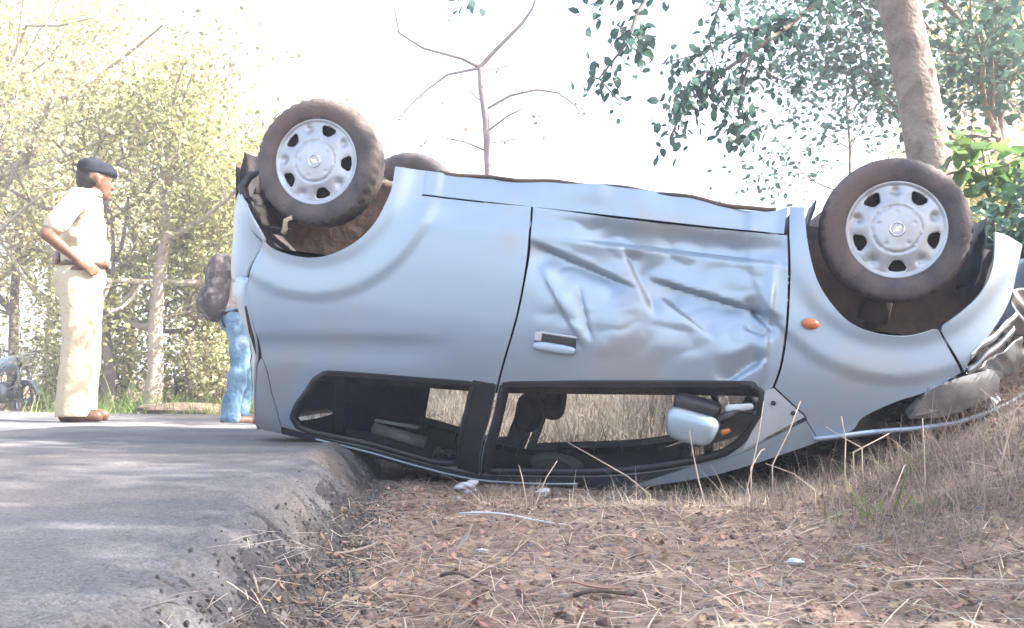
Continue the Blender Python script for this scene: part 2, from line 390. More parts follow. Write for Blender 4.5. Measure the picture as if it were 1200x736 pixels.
def pts_dirt(n, x0, x1, y0, y1, near=1.0):
    y = y0 + (y1 - y0) * rng.random(n) ** (1 + near); x = rng.uniform(x0, x1, n)
    return x, y
V, F = ico(.3, 1, 3)
x, y = pts_dirt(4500, -.6, 2.0, 1.0, 4.6, .8); k = (x - edge(y)) > -.02; x, y = x[k], y[k]
scatter('gravel', V, F, np.stack([x, y, surf_z(x, y) + .001], -1), rng.gamma(1.6, .0016, len(x)) + .0012, M['pebble'], 'small grey stones and gravel strewn over the dirt shoulder', 'gravel', aniso=(.6, 1.3))
x, y = pts_dirt(9000, -.5, 2.4, 1.0, 4.8, .6); k = (x - edge(y)) > .02; x, y = x[k], y[k]
scatter('dirt_clods', V, F, np.stack([x, y, surf_z(x, y)], -1), rng.gamma(1.6, .0022, len(x)) + .0016, M['clod'], 'reddish crumbs of earth on the dirt shoulder', 'dirt', aniso=(.6, 1.3))
# crumbling asphalt aggregate along the road edge
y = .75 + 3.6 * rng.random(9000) ** 1.4; d = rng.normal(.06, .05, 9000); x = edge(y) + d
scatter('asphalt_crumbs', V, F, np.stack([x, y, surf_z(x, y) + .002], -1), rng.gamma(1.6, .0011, 9000) + .0011, M['stone'], 'crumbled grey aggregate along the broken asphalt edge', 'rubble', aniso=(.6, 1.3))
x, y = pts_dirt(9000, -.5, 2.4, 1.1, 4.8, .6); k = (x - edge(y)) > -.0; x, y = x[k], y[k]
scatter('leaf_litter', CURL[0], CURL[1], np.stack([x, y, surf_z(x, y) + .008], -1), rng.uniform(.003, .016, len(x)), M['leaf_dry'], 'brown dry leaves littering the dirt shoulder', 'leaf litter', tilt=.35)
x, y = pts_dirt(9000, -.5, 2.4, 1.1, 4.8, .6); k = (x - edge(y)) > -.06; x, y = x[k], y[k]
scatter('straw_litter', STRAWT[0], STRAWT[1], np.stack([x, y, surf_z(x, y) + .008], -1), rng.uniform(.015, .075, len(x)), M['straw'], 'loose dry straw and stalks lying on the dirt', 'straw', tilt=.16)
x = rng.uniform(-9, -1, 900); y = rng.uniform(9.8, 13, 900)
scatter('verge_litter', CURL[0], CURL[1], np.stack([x, y, ground_z(x, y) + .02], -1), rng.uniform(.02, .05, 900), M['leaf_dry'], 'dry leaves on the far verge under the trees', 'leaf litter', tilt=.4)

def blades(name, x, y, h, wid, mat_, label, lean=.35, cat='grass', seg=3, parent=None):
    n = len(x); z0 = surf_z(x, y) - .005
    a = rng.uniform(0, 2 * PI, n); l = np.abs(rng.normal(0, lean, n)) + .05; bend = rng.uniform(.1, 1.0, n)
    rows = []
    fa = rng.uniform(0, 2 * PI, n)
    for s in range(seg + 1):
        t = s / seg; r = h * (l * t + bend * l * t * t); zz = h * t * (1 - .35 * l * bend * t)
        ww = wid * (1 - t * .85)
        cx = x + np.cos(a) * r; cy = y + np.sin(a) * r
        rows.append(np.stack([np.stack([cx - np.cos(fa) * ww, cy - np.sin(fa) * ww, z0 + zz], -1), np.stack([cx + np.cos(fa) * ww, cy + np.sin(fa) * ww, z0 + zz], -1)], 1))
    V = np.stack(rows, 1).reshape(n, -1, 3)
    f = np.array([[2 * s, 2 * s + 1, 2 * s + 3, 2 * s + 2] for s in range(seg)])
    F = (f[None] + (np.arange(n) * 2 * (seg + 1))[:, None, None]).reshape(-1, 4)
    o = mesh_obj(name, V.reshape(-1, 3), F, mat_, parent, False)
    return tag(o, label, cat, kind='stuff')

def clumped(n, x0, x1, y0, y1, nc, sd):
    cx = rng.uniform(x0, x1, nc); cy = rng.uniform(y0, y1, nc); i = rng.integers(0, nc, n)
    return np.clip(cx[i] + rng.normal(0, sd, n), x0 - .2, x1 + .3), cy[i] + rng.normal(0, sd, n)
x, y = clumped(6500, .75, 2.6, 2.5, 3.75, 190, .08)
h = rng.gamma(3, .026, len(x)) * (.4 + .6 * ss(.6, 1.7, x)); blades('dry_grass', x, y, h + .015, rng.uniform(.0008, .0022, len(x)), M['drygrass'], 'tangled dry brown grass under and before the car nose', lean=.5)
x, y = clumped(1300, -.1, 1.2, 3.35, 4.0, 70, .05)
blades('sparse_grass', x, y, rng.gamma(2, .016, len(x)) + .01, rng.uniform(.0008, .002, len(x)), M['straw'], 'short sparse straw-coloured grass along the upturned roof', lean=.6)
x, y = clumped(16000, -1.0, 4.2, 5.2, 8.4, 500, .13)
blades('bank_grass', x, y, rng.gamma(4, .045, len(x)) + .03, rng.uniform(.0015, .0045, len(x)), M['drygrass'], 'pale dry grass covering the bank behind the car', lean=.5)
x, y = clumped(5000, 2.3, 7.5, 2.6, 8.5, 200, .2)
blades('roadside_grass', x, y, rng.gamma(4, .05, len(x)) + .03, rng.uniform(.0015, .004, len(x)), M['drygrass'], 'dry grass on the rising bank beside the leaning tree', lean=.5)
x, y = clumped(70, .9, 2.2, 2.7, 3.6, 10, .04)
blades('green_weeds', x, y, rng.gamma(3, .022, len(x)) + .02, rng.uniform(.002, .006, len(x)), M['weed'], 'few small green weeds among the dry grass', lean=.6, cat='weeds')
x, y = clumped(4000, -5.3, -.8, 10.9, 12.5, 130, .2)
blades('verge_grass', x, y, rng.gamma(3, .05, len(x)) + .03, rng.uniform(.003, .007, len(x)), M['weed'], 'low green and dry grass along the far road verge', lean=.6)

# ------------------------------------------------------------------ the overturned car (own axes: x forward, y left, z up; then turned over)
def rotm(a, ax): return Matrix.Rotation(a, 3, ax)
CAR_R = rotm(R(-11.473), 'Z') @ rotm(R(8.929), 'Y') @ rotm(R(2.8445), 'X') @ Matrix(((1, 0, 0), (0, -1, 0), (0, 0, -1)))
CAR_T = Vector((-0.6508, 4.8013, 1.4707))
car = empty('overturned_car'); car.matrix_world = Matrix.Translation(CAR_T) @ CAR_R.to_4x4()
tag(car, 'dented silver blue hatchback lying upside down on its roof off the road edge', 'car')
def c2w(p): return CAR_R @ Vector(p) + CAR_T

ZW = [-.1, .0, .12, .2, .3, .45, .65, .85, .97, 1.1, 1.25, 1.38, 1.45, 1.5, 1.56, 1.7]
WW = [.50, .58, .66, .70, .73, .745, .75, .742, .722, .685, .635, .585, .545, .49, .42, .30]
_zt = np.linspace(-.1, 1.7, 901); _wt = np.interp(_zt, ZW, WW)
for _ in range(3): _wt = np.convolve(np.pad(_wt, 17, 'edge'), np.ones(35) / 35, 'valid')
def hw(x, z):
    x = np.asarray(x, float); w_ = np.interp(z, _zt, _wt)
    t = np.clip((x - 2.35) / .72, 0, .985); w_ = w_ * (1 - t ** 2.6) ** (1 / 2.6)
    t = np.clip(-x / .52, 0, .985); return w_ * (1 - t ** 3.2) ** (1 / 3.2)
def feat(x, z):
    f = 0
    for cx, cz, r0 in ((.03, .31, .535), (2.34, .30, .535)):
        r = np.hypot(x - cx, z - cz); f = f + .011 * (1 - ss(r0 - .008, r0 + .016, r)) * (.35 + .65 * ss(.40, r0, r)) + .008 * (1 - ss(.37, .42, r))
    zc = 1.035 - .135 * (x + .1)
    f = f - .010 * ss(zc - .012, zc + .02, z) * (1 - ss(.5, .8, x)) * (1 - ss(zc + .04, zc + .14, z))
    f = f - .018 * (1 - ss(.40, .475, z)) * ss(.38, .5, x) * (1 - ss(1.9, 2.0, x))
    return f
def crease(x, z, p0, p1, depth, wa, wb):
    """pressed-in fold: sharp on one side (wa) and easing out on the other (wb)"""
    dx, dz = p1[0] - p0[0], p1[1] - p0[1]; L = math.hypot(dx, dz); ux, uz = dx / L, dz / L
    s = ((x - p0[0]) * ux + (z - p0[1]) * uz) / L; d = -(x - p0[0]) * uz + (z - p0[1]) * ux
    tp = ss(-.15, .18, s) * (1 - ss(.82, 1.15, s))
    return -depth * tp * np.where(d > 0, np.exp(-(d / wa) ** 2), np.exp(-(d / wb) ** 2))
def dents(x, z):
    f = 0
    f = f + crease(x, z, (1.17, .455), (1.93, .452), .036, .013, .075)      # long ledge along the bottom
    f = f + crease(x, z, (1.00, .515), (1.39, .625), .036, .085, .013)      # step falling across the rear half
    f = f + crease(x, z, (1.50, .595), (1.93, .665), .040, .075, .011)      # step falling across the front half
    f = f + crease(x, z, (1.36, .49), (1.50, .70), .022, .012, .05)
    f = f + crease(x, z, (1.04, .60), (1.24, .86), -.014, .010, .05)
    f = f + crease(x, z, (1.20, .66), (1.27, .84), .012, .02, .008)
    f = f + crease(x, z, (1.52, .64), (1.73, .76), .016, .010, .05)
    f = f + crease(x, z, (1.84, .62), (1.95, .72), .020, .010, .03)
    f = f + crease(x, z, (1.85, .72), (1.95, .74), .012, .008, .02)
    f = f + crease(x, z, (1.925, .48), (1.935, .92), -.014, .022, .012)
    f = f + crease(x, z, (1.80, .94), (1.93, .82), .022, .012, .05)
    f = f - .026 * np.exp(-((x - 1.48) / .36) ** 2 - ((z - .53) / .10) ** 2)
    k = ss(1.0, 1.15, x) * (1 - ss(1.9, 1.97, x)) * (1 - ss(.82, .95, z))
    return 1.2 * f + k * (fbm(x * 5, z * 7, 2, 77) * .014 + np.abs(fbm(x * 8 + z * 3, z * 11, 2, 79)) * .012 + fbm(x * 18, z * 18, 2, 78) * .0016)

def sm(pts, n=6):
    """smooth curve through points"""
    P = [pts[0]] + list(pts) + [pts[-1]]; out = []
    for i in range(1, len(P) - 2):
        a, b, c, d = [np.array(q, float) for q in P[i - 1:i + 3]]
        for k in range(n):
            t = k / n; out.append(tuple(.5 * ((2 * b) + (c - a) * t + (2 * a - 5 * b + 4 * c - d) * t * t + (3 * b - a - 3 * c + d) * t ** 3)))
    out.append(tuple(map(float, pts[-1]))); return out
def inpoly(x, y, poly):
    p = np.asarray(poly); r = np.zeros(np.shape(x), bool); j = len(p) - 1
    for i in range(len(p)):
        c = ((p[i, 1] > y) != (p[j, 1] > y)) & (x < (p[j, 0] - p[i, 0]) * (y - p[i, 1]) / (p[j, 1] - p[i, 1] + 1e-12) + p[i, 0]); r ^= c; j = i
    return r
def densify(poly, res):
    out = []
    for i in range(len(poly)):
        a = np.array(poly[i], float); b = np.array(poly[(i + 1) % len(poly)], float); L = np.hypot(*(b - a))
        if L < 1e-5: continue
        k = max(1, int(math.ceil(L / res)))
        out += [tuple(a + (b - a) * q / k) for q in range(k)]
    return out
def fill2d(outer, holes=(), res=.02):
    loops = [densify(l, res) for l in [outer] + list(holes)]
    V = []; Eg = []
    for l in loops:
        b = len(V); V += l; Eg += [(b + i, b + (i + 1) % len(l)) for i in range(len(l))]
    o = np.array(outer); xs = np.arange(o[:, 0].min(), o[:, 0].max(), res); zs = np.arange(o[:, 1].min(), o[:, 1].max(), res * .87)
    gx_, gz_ = np.meshgrid(xs, zs); gx_ = gx_ + (np.arange(len(zs)) % 2)[:, None] * res / 2; gx_ = gx_.ravel(); gz_ = gz_.ravel()
    k = inpoly(gx_, gz_, outer)
    for h_ in holes: k &= ~inpoly(gx_, gz_, h_)
    gx_, gz_ = gx_[k], gz_[k]; B = np.array(V)
    if len(gx_):
        md = np.full(len(gx_), 9.)
        for i in range(0, len(B), 200): md = np.minimum(md, np.hypot(gx_[:, None] - B[None, i:i + 200, 0], gz_[:, None] - B[None, i:i + 200, 1]).min(1))
        k = md > res * .55; V += list(zip(gx_[k], gz_[k]))
    r = delaunay_2d_cdt([Vector((float(a), float(b))) for a, b in V], Eg, [], 0, 1e-6)
    P = np.array([(v.x, v.y) for v in r[0]]); T = np.array([list(f) for f in r[2]])
    c = P[T].mean(1); k = inpoly(c[:, 0], c[:, 1], outer)
    for h_ in holes: k &= ~inpoly(c[:, 0], c[:, 1], h_)
    return P, T[k]
def panel(name, outer, mat_, holes=(), res=.022, off=0, dent=False, thick=.008, side=1, fn=None, parent=None, features=True):
    P, T = fill2d(outer, holes, res)
    x, z = P[:, 0], P[:, 1]; y = hw(x, z) + off
    if features: y = y + feat(x, z)
    if dent: y = y + dents(x, z)
    if fn: x, y, z = fn(x, y, z)
    V = np.stack([x, y * side, z], -1)
    a, b, c = V[T[0]]; ny = np.cross(b - a, c - a)
    # orient all triangles outward
    n_ = np.cross(V[T[:, 1]] - V[T[:, 0]], V[T[:, 2]] - V[T[:, 0]]); flip = n_[:, 1] * side < 0
    T = T.copy(); T[flip] = T[flip][:, ::-1]
    o = mesh_obj(name, V, T, mat_, parent or car)
    if thick:
        m_ = o.modifiers.new('solid', 'SOLIDIFY'); m_.thickness = thick; m_.offset = -1
        m_ = o.modifiers.new('split', 'EDGE_SPLIT'); m_.split_angle = R(42)
    return o

def superbox(size, n=4.0, seg=28):
    V = []; F_ = []; m2 = 15
    sg = lambda v, p: math.copysign(abs(v) ** p, v)
    for i in range(m2):
        ph = -PI / 2 + PI * i / (m2 - 1)
        for k in range(seg):
            t = 2 * PI * k / seg; e = 2 / n
            V.append((size[0] * sg(math.cos(ph), e) * sg(math.cos(t), e), size[1] * sg(math.cos(ph), e) * sg(math.sin(t), e), size[2] * sg(math.sin(ph), e)))
    F_ = [(i * seg + k, i * seg + (k + 1) % seg, (i + 1) * seg + (k + 1) % seg, (i + 1) * seg + k) for i in range(m2 - 1) for k in range(seg)]
    return V, F_
# --- outlines in car metres
arch_r = sm([(-.15, .64), (-.11, .665), (-.03, .682), (.06, .684), (.14, .665), (.215, .625), (.28, .57), (.33, .50), (.36, .42), (.375, .35), (.37, .262)])
arch_f = sm([(2.0, .235), (2.03, .37), (2.08, .50), (2.15, .59), (2.23, .65), (2.33, .673), (2.43, .665), (2.51, .63)])
arch_f2 = sm([(2.535, .615), (2.60, .55), (2.66, .47), (2.69, .37), (2.685, .24)])
bgap = sm([(.96, .357), (.978, .56), (.968, .80), (.925, 1.05), (.90, 1.23), (.875, 1.34), (.855, 1.488)])
dgap = sm([(1.957, .35), (1.98, .49), (1.998, .68), (2.0, .83), (1.985, .925)])
hgap = sm([(-.125, 1.135), (-.10, 1.19), (-.08, 1.28), (-.06, 1.35), (-.045, 1.425)])
rearedge = sm([(-.165, .685), (-.19, .75), (-.203, .82), (-.21, .87), (-.19, .92), (-.16, 1.01), (-.143, 1.06), (-.125, 1.135)])
railA = [(-.04, 1.43), (.2, 1.452), (.36, 1.46), (.62, 1.487), (.855, 1.495), (1.07, 1.458), (1.36, 1.402), (1.56, 1.347), (1.75, 1.277), (1.90, 1.205), (2.0, 1.125), (2.12, 1.035)]
railB = [(-.05, 1.462), (.2, 1.478), (.35, 1.494), (.55, 1.522), (.77, 1.545), (1.0, 1.535), (1.29, 1.478), (1.57, 1.398), (1.79, 1.318), (1.95, 1.238), (2.09, 1.158), (2.18, 1.105)]
rwin = sm([(.02, 1.375), (.045, 1.315), (.09, 1.25), (.125, 1.195), (.17, 1.16)]) + sm([(.19, 1.155), (.32, 1.142), (.62, 1.118), (.81, 1.102)]) + sm([(.79, 1.23), (.77, 1.34), (.755, 1.45)]) + sm([(.70, 1.463), (.62, 1.462), (.36, 1.432), (.22, 1.428), (.10, 1.424), (.04, 1.41)])
fwin = sm([(.955, 1.085), (1.25, 1.035), (1.52, .992), (1.86, .94), (1.915, .94)]) + sm([(1.945, .965), (1.945, 1.04), (1.915, 1.11), (1.88, 1.165)]) + sm([(1.84, 1.205), (1.74, 1.252), (1.56, 1.317), (1.36, 1.372), (1.07, 1.428), (.90, 1.46)]) + sm([(.90, 1.45), (.915, 1.34), (.935, 1.22)])
sail = [(1.955, .945), (1.985, .93), (2.112, 1.02), (2.0, 1.11), (1.905, 1.19), (1.93, 1.11), (1.957, 1.04)]
def shift(c, dx=0, dz=0): return [(a + dx, b + dz) for a, b in c]
gp = .0045
sillt = [(.5003, .262), (.72, .265), (1.04, .25), (1.28, .243), (1.54, .248), (1.74, .262), (1.87, .265), (1.94, .24)]
Aq = [p for p in railA if p[0] < .86]; Ad = [p for p in railA if p[0] > .85]
quarter = shift(bgap, -gp)[::-1] + [(.74, .366), (.50, .368), (.4995, .262)] + arch_r[::-1] + rearedge + shift(hgap, gp) + shift(Aq, 0, -.003)
door = shift(bgap, gp) + shift(sm(Ad), 0, -.003)[1:-6] + [(1.985, 1.13), (1.962, 1.03), (1.96, .95)] + shift(dgap, -gp)[::-1] + [(1.65, .359), (1.27, .362)]
fender = shift(dgap, gp)[::-1] + [(1.948, .24)] + arch_f + [(2.528, .628), (2.632, .77)] + sm([(2.632, .77), (2.52, .858), (2.42, .912), (2.32, .985), (2.285, 1.045), (2.18, 1.100)]) + [(2.125, 1.035), (2.116, 1.014), (1.992, .926)]
sill = sm(sillt) + [(1.94, .345), (1.65, .350), (1.27, .353), (.96, .357), (.74, .359), (.5003, .361)]
hatchside = hgap + [(-.05, 1.462), (-.15, 1.458), (-.165, 1.44), (-.145, 1.17), (-.132, 1.14)]
rail = sm(railA) + sm(railB)[::-1]
fbump = [(2.54, .632)] + arch_f2[1:] + [(2.74, .248), (2.795, .27)] + sm([(2.79, .32), (2.783, .38), (2.775, .46), (2.75, .54), (2.71, .62), (2.66, .70), (2.645, .765)])

def scuff(x, y, z):   # bent, scraped lower edge of the sill
    k = ss(.5, .75, x) * (1 - ss(1.8, 1.94, x))
    y = y + k * fbm(x * 5, x * 0 + 2, 3, 5) * .026 * (1 - ss(.25, .34, z))
    return x, y, z + k * fbm(x * 4, x * 0 + 7, 3, 8) * .014 * (1 - ss(.25, .30, z))
for side in (1, -1):
    L_ = side == 1
    panel('rear_quarter_panel', quarter, M['paint'], [rwin], side=side)
    dr = panel('front_door', door, M['paint'], [fwin], side=side, dent=L_, res=.009 if L_ else .03)
    if L_: tag(dr, 'badly dented front door with sharp creases')
    panel('front_fender', fender, M['paint'], side=side)
    panel('sill', sill, M['paint'], side=side, res=.014, fn=scuff)
    panel('tailgate_edge', hatchside, M['paint'], side=side, thick=.012)
    ra, rb2 = sm(railA), sm(railB)
    panel('roof_rail', [p for p in ra if p[0] < 1.72] + [p for p in rb2 if p[0] < 1.47][::-1], M['shaded_rail'], side=side, thick=.012, res=.018)
    panel('front_pillar', [p for p in ra if p[0] >= 1.70] + [p for p in rb2 if p[0] >= 1.45][::-1], M['paint'], side=side, thick=.012, res=.018)
    dm = [(.5 * (a[0] + b[0]), .55 * a[1] + .45 * b[1]) for a, b in zip(ra, rb2)]; dm = [p for p in dm if .1 < p[0] < 1.3]
    mb = MB(); mb.tube([(a, side * (float(hw(a, b)) + .003), b) for a, b in dm], .005, 6); mb.build('drip_strip', M['paint'], car)
    panel('bumper_corner', fbump, M['paint'], side=side)
    sp = panel('mirror_mount', sail, M['palegrey'], side=side, off=.006, features=False)
    for bx, bz in ((1.992, .985), (2.068, 1.012)):
        mb = MB(); yy = float(hw(bx, bz)) + .008; mb.lathe([(.0001, .004), (.009, .004), (.009, -.004)], 10, 'y', (bx, yy, bz))
        if side < 0: mb.v = [(a, -b, c) for a, b, c in mb.v]
        mb.build('bolt_hole', M['black'], sp)
    for nm, hole, wd in (('window_trim', rwin, .016), ('window_trim', fwin, .020)):
        h_ = np.array(densify(hole, .03)); nxt = np.roll(h_, -1, 0); prv = np.roll(h_, 1, 0); tg = nxt - prv; nn = np.stack([tg[:, 1], -tg[:, 0]], -1); nn /= np.linalg.norm(nn, axis=1)[:, None] + 1e-9
        ar = np.sum(h_[:, 0] * nxt[:, 1] - nxt[:, 0] * h_[:, 1]); nn *= np.sign(ar)
        rings = []
        for o_, q in ((wd, .001), (wd, .005), (-.006, .006), (-.010, -.03)):
            p = h_ + nn * o_; rings.append(np.stack([p[:, 0], (hw(p[:, 0], p[:, 1]) + q) * side, p[:, 1]], -1))
        k = len(h_); V = np.concatenate(rings); F_ = [[i * k + j, i * k + (j + 1) % k, (i + 1) * k + (j + 1) % k, (i + 1) * k + j] for i in range(3) for j in range(k)]
        mesh_obj(nm, V, F_, M['black'], car)
        panel('window_glass', hole, M['glass'], side=side, off=-.014, thick=0, features=False, res=.08)
    # black pillar between the windows
    pil = shift(bgap, -gp - .001)[::-1]; pil = [p for p in pil if p[1] > 1.07] + [(.84, 1.095)] + sm([(.83, 1.23), (.80, 1.34), (.785, 1.485)])
    panel('pillar_trim', [p for p in shift(bgap, -gp - .002) if p[1] > 1.06][::-1] + sm([(.815, 1.082), (.795, 1.23), (.775, 1.34), (.76, 1.475)]), M['black'], side=side, off=.004, thick=.004)
    panel('pillar_trim', [(a + .0085, b) for a, b in bgap if b > 1.06] + sm([(.895, 1.465), (.912, 1.34), (.936, 1.22), (.965, 1.07)]), M['black'], side=side, off=.004, thick=.004)
    # belt strip
    bs = sm([(.18, 1.145), (.32, 1.130), (.62, 1.106), (.905, 1.083)]); panel('belt_strip', bs + shift(bs, 0, .017)[::-1], M['black'], side=side, off=.007, thick=.006, features=False)
    bs = sm([(.94, 1.072), (1.25, 1.022), (1.52, .979), (1.86, .925)]); panel('belt_strip', bs + shift(bs, 0, .02)[::-1], M['black'], side=side, off=.007, thick=.006, features=False)
    # dark lining sheet added to block light through gaps in the outer skin
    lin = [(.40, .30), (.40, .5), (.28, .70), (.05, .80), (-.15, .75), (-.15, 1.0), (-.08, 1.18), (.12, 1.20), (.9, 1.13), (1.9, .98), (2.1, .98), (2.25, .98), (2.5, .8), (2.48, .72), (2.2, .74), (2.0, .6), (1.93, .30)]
    panel('light_block_lining', lin, M['void'], side=side, off=-.055 if side < 0 else -.125, thick=0, features=False, res=.06)
    panel('quarter_window_bar', [(.195, 1.155), (.245, 1.155), (.235, 1.43), (.185, 1.43)], M['black'], side=side, off=-.035, thick=.02, features=False)
    # fender repeater lamp
    mb = MB(); mb.lathe([(.0001, .012), (.012, .011), (.024, .006), (.028, -.004)], 24, 'y')
    mb.v = [(2.08 + a * 1.15, side * (float(hw(2.08, .67)) + .026 + b), .67 + c * .75) for a, b, c in mb.v]; mb.build('indicator_lamp', M['orange'], car)
    # door handle: frame, recess and pull
    hx, hz = 1.135, .883; hy = float(hw(hx, hz)) + .0
    mb = MB(); mb.box((hx, side * (hy + .002), hz), (.165, .018, .07)); hb = mb.build('handle_recess', M['black'], car, bevel=.008)
    mb = MB(); V, F_ = superbox((.086, .013, .019), 3.2); mb.add([(a + hx, b + side * (hy + .014), c + hz + .02) for a, b, c in V], F_); mb.build('handle_pull', M['paint'], car)
    mb = MB(); mb.box((hx + .01, side * (hy + .008), hz - .034), (.15, .012, .010)); mb.build('handle_frame', M['palegrey'], car, bevel=.004)
    mb = MB(); mb.box((hx - .07, side * (hy + .010), hz - .016), (.03, .012, .036)); mb.build('lock_cover', M['palegrey'], car, bevel=.005)
    # headlamp
    hl = sm([(2.475, .965), (2.515, .868), (2.57, .818), (2.66, .772)]) + sm([(2.74, .742), (2.772, .775), (2.76, .83), (2.66, .905), (2.58, .945)])
    panel('headlight', hl, M['lens'], side=side, off=.012, thick=.05, features=False, res=.008, fn=lambda x, y, z: (x, y + .018 * np.sin((z - .74) / .2 * PI) + .0006 * np.sin((x + z * .5) * 330), z))
    panel('lamp_bezel', [(2.49, .955), (2.525, .885), (2.64, .80), (2.72, .77), (2.74, .80), (2.65, .885)], M['chrome'], side=side, off=.018, thick=.02, features=False)

# --- wheel wells, wheels
def arcpts(cx, cz, r, a0, a1, n): return [(cx + r * math.cos(a0 + (a1 - a0) * i / n), cz + r * math.sin(a0 + (a1 - a0) * i / n)) for i in range(n + 1)]
for side in (1, -1):
    for cx, cz, rr, a0, a1 in ((.03, .31, .385, -.02, PI + .12), (2.345, .30, .385, -.1, PI + .12)):
        P = []
        for yy, dr in ((.735, 0), (.70, .004), (.60, .01), (.45, .01), (.30, .0)):
            P.append([(px_, side * yy, pz_) for px_, pz_ in arcpts(cx, cz, rr + dr, a0, a1, 40)])
        P = np.array(P); P[:, :, 1] = np.minimum(np.abs(P[:, :, 1]), hw(P[:, :, 0], P[:, :, 2]) - .004) * side
        mb = MB(); mb.grid(P); o = mb.build('wheel_well', M['void'], car); displace(o, .012, 9, 3)
        mb = MB(); pts = arcpts(cx, cz, rr, a0, a1, 40); mb.add([(a, side * .31, b) for a, b in pts], [tuple(range(len(pts)))]); mb.build('wheel_well_wall', M['void'], car, smooth=False)

def make_wheel(cx, side, lbl=None, spin=0):
    wy = .625 * side; cz = .274
    root = empty('wheel'); root.parent = car; root.location = (cx, wy, cz); root.rotation_euler = (0, spin, 0 if side > 0 else PI)
    # tyre: outer face at +y
    seg = 144; prof = [(.178, .050), (.186, .064), (.200, .073), (.222, .078), (.245, .075), (.258, .068), (.265, .060), (.270, .052), (.2725, .034), (.2735, .03), (.274, .012), (.274, .008), (.274, -.008), (.274, -.012), (.2735, -.03), (.2725, -.034), (.270, -.052), (.262, -.064), (.245, -.075), (.21, -.077), (.178, -.055)]
    V = []
    for i, (r, h_) in enumerate(prof):
        for k in range(seg):
            q = r
            if i in (9, 10) or i in (13, 14): q = r
            if r > .2625:
                ph = (k + (2 if h_ > 0 else 0)) % 4
                if ph == 0 and abs(h_) > .03: q -= .0075
                if 11 <= i <= 12 and ph == 2: q -= .007
            if i in (9, 14): q -= .0
            t = 2 * PI * k / seg; V.append((q * math.cos(t), h_, q * math.sin(t)))
    n = len(prof); F_ = [(i * seg + k, (i + 1) * seg + k, (i + 1) * seg + (k + 1) % seg, i * seg + (k + 1) % seg) for i in range(n - 1) for k in range(seg)]
    mb = MB(); mb.add(V, F_); mb.build('tyre', M['tyre'], root)
    mb = MB(); mb.lathe([(.0001, .0), (.15, .0), (.178, .045), (.178, -.06), (.16, -.055), (.15, -.01), (.05, -.01), (.05, -.09), (.0001, -.09)], 40); mb.build('steel_rim', M['void'], root)
    # cover: five rounded openings and five pressed hollows
    def circ(r, n=64): return [(r * math.cos(2 * PI * i / n), r * math.sin(2 * PI * i / n)) for i in range(n)]
    holes = []
    for k in range(5):
        a = R(50 + 72 * k); pts = []
        for rr_, da in ((.116, -.09), (.124, -.16), (.148, -.225), (.157, -.18), (.159, 0), (.157, .18), (.148, .225), (.124, .16), (.116, .09)):
            pts.append((rr_ * math.cos(a + da), rr_ * math.sin(a + da)))
        holes.append(pts)
    P, T = fill2d(circ(.187), holes, .0062)
    r = np.hypot(P[:, 0], P[:, 1]); th = np.arctan2(P[:, 1], P[:, 0])
    h_ = np.interp(r, [0, .075, .085, .088, .091, .10, .13, .162, .168, .174, .180, .187], [.071, .070, .067, .058, .066, .066, .060, .052, .048, .055, .057, .050])
    for k in range(5):
        a = R(86 + 72 * k); da = (th - a + PI) % (2 * PI) - PI
        h_ = h_ - .017 * np.exp(-(da / .12) ** 2) * np.exp(-((r - .143) / .017) ** 2)
        a2 = R(50 + 72 * k); d2 = (th - a2 + PI) % (2 * PI) - PI
        h_ = h_ - .010 * np.exp(-(d2 / .34) ** 2) * np.exp(-((r - .138) / .03) ** 2)
        h_ = h_ - .004 * np.exp(-(np.hypot(P[:, 0] - .068 * math.cos(a), P[:, 1] - .068 * math.sin(a)) / .007) ** 2)
    n_ = np.cross(np.c_[P[T[:, 1]] - P[T[:, 0]], np.zeros(len(T))], np.c_[P[T[:, 2]] - P[T[:, 0]], np.zeros(len(T))])
    T = T.copy(); fl = n_[:, 2] > 0; T[fl] = T[fl][:, ::-1]
    o = mesh_obj('wheel_cover', np.stack([P[:, 0], h_ + .004, P[:, 1]], -1), T, M['rim'], root)
    m_ = o.modifiers.new('solid', 'SOLIDIFY'); m_.thickness = .006; m_.offset = -1
    # badge: ring with a slanted bow tie
    mb = MB(); mb.lathe([(.021, .0752), (.023, .0785), (.027, .0785), (.029, .0752)], 36); mb.build('badge_ring', M['chrome'], root)
    bt = [(-.017, -.004), (-.006, -.004), (-.004, -.008), (.007, -.008), (.008, -.004), (.019, -.004), (.017, .004), (.006, .004), (.004, .008), (-.007, .008), (-.008, .004), (-.019, .004)]
    mb = MB(); mb.add([(a, .0775, b) for a, b in bt] + [(a, .074, b) for a, b in bt], [tuple(range(12))] + [(i, (i + 1) % 12, 12 + (i + 1) % 12, 12 + i) for i in range(12)]); mb.build('badge', M['chrome'], root, smooth=False, fix=True)
    # brake drum behind
    mb = MB(); mb.lathe([(.0001, -.05), (.095, -.05), (.095, -.10), (.0001, -.10)], 28); mb.build('brake_drum', M['under'], root)
    return root
make_wheel(0, 1, spin=R(-19)); make_wheel(2.345, 1, spin=R(41)); make_wheel(0, -1, spin=R(30)); make_wheel(2.345, -1, spin=R(55))
mb = MB(); mb.tube([(0, -.52, .26), (.02, -.3, .25), (.02, .3, .25), (0, .52, .26)], .032, 10); mb.build('rear_axle', M['under'], car)
mb = MB(); mb.tube([(2.345, -.5, .27), (2.345, .5, .27)], .022, 10); mb.build('drive_shaft', M['under'], car)
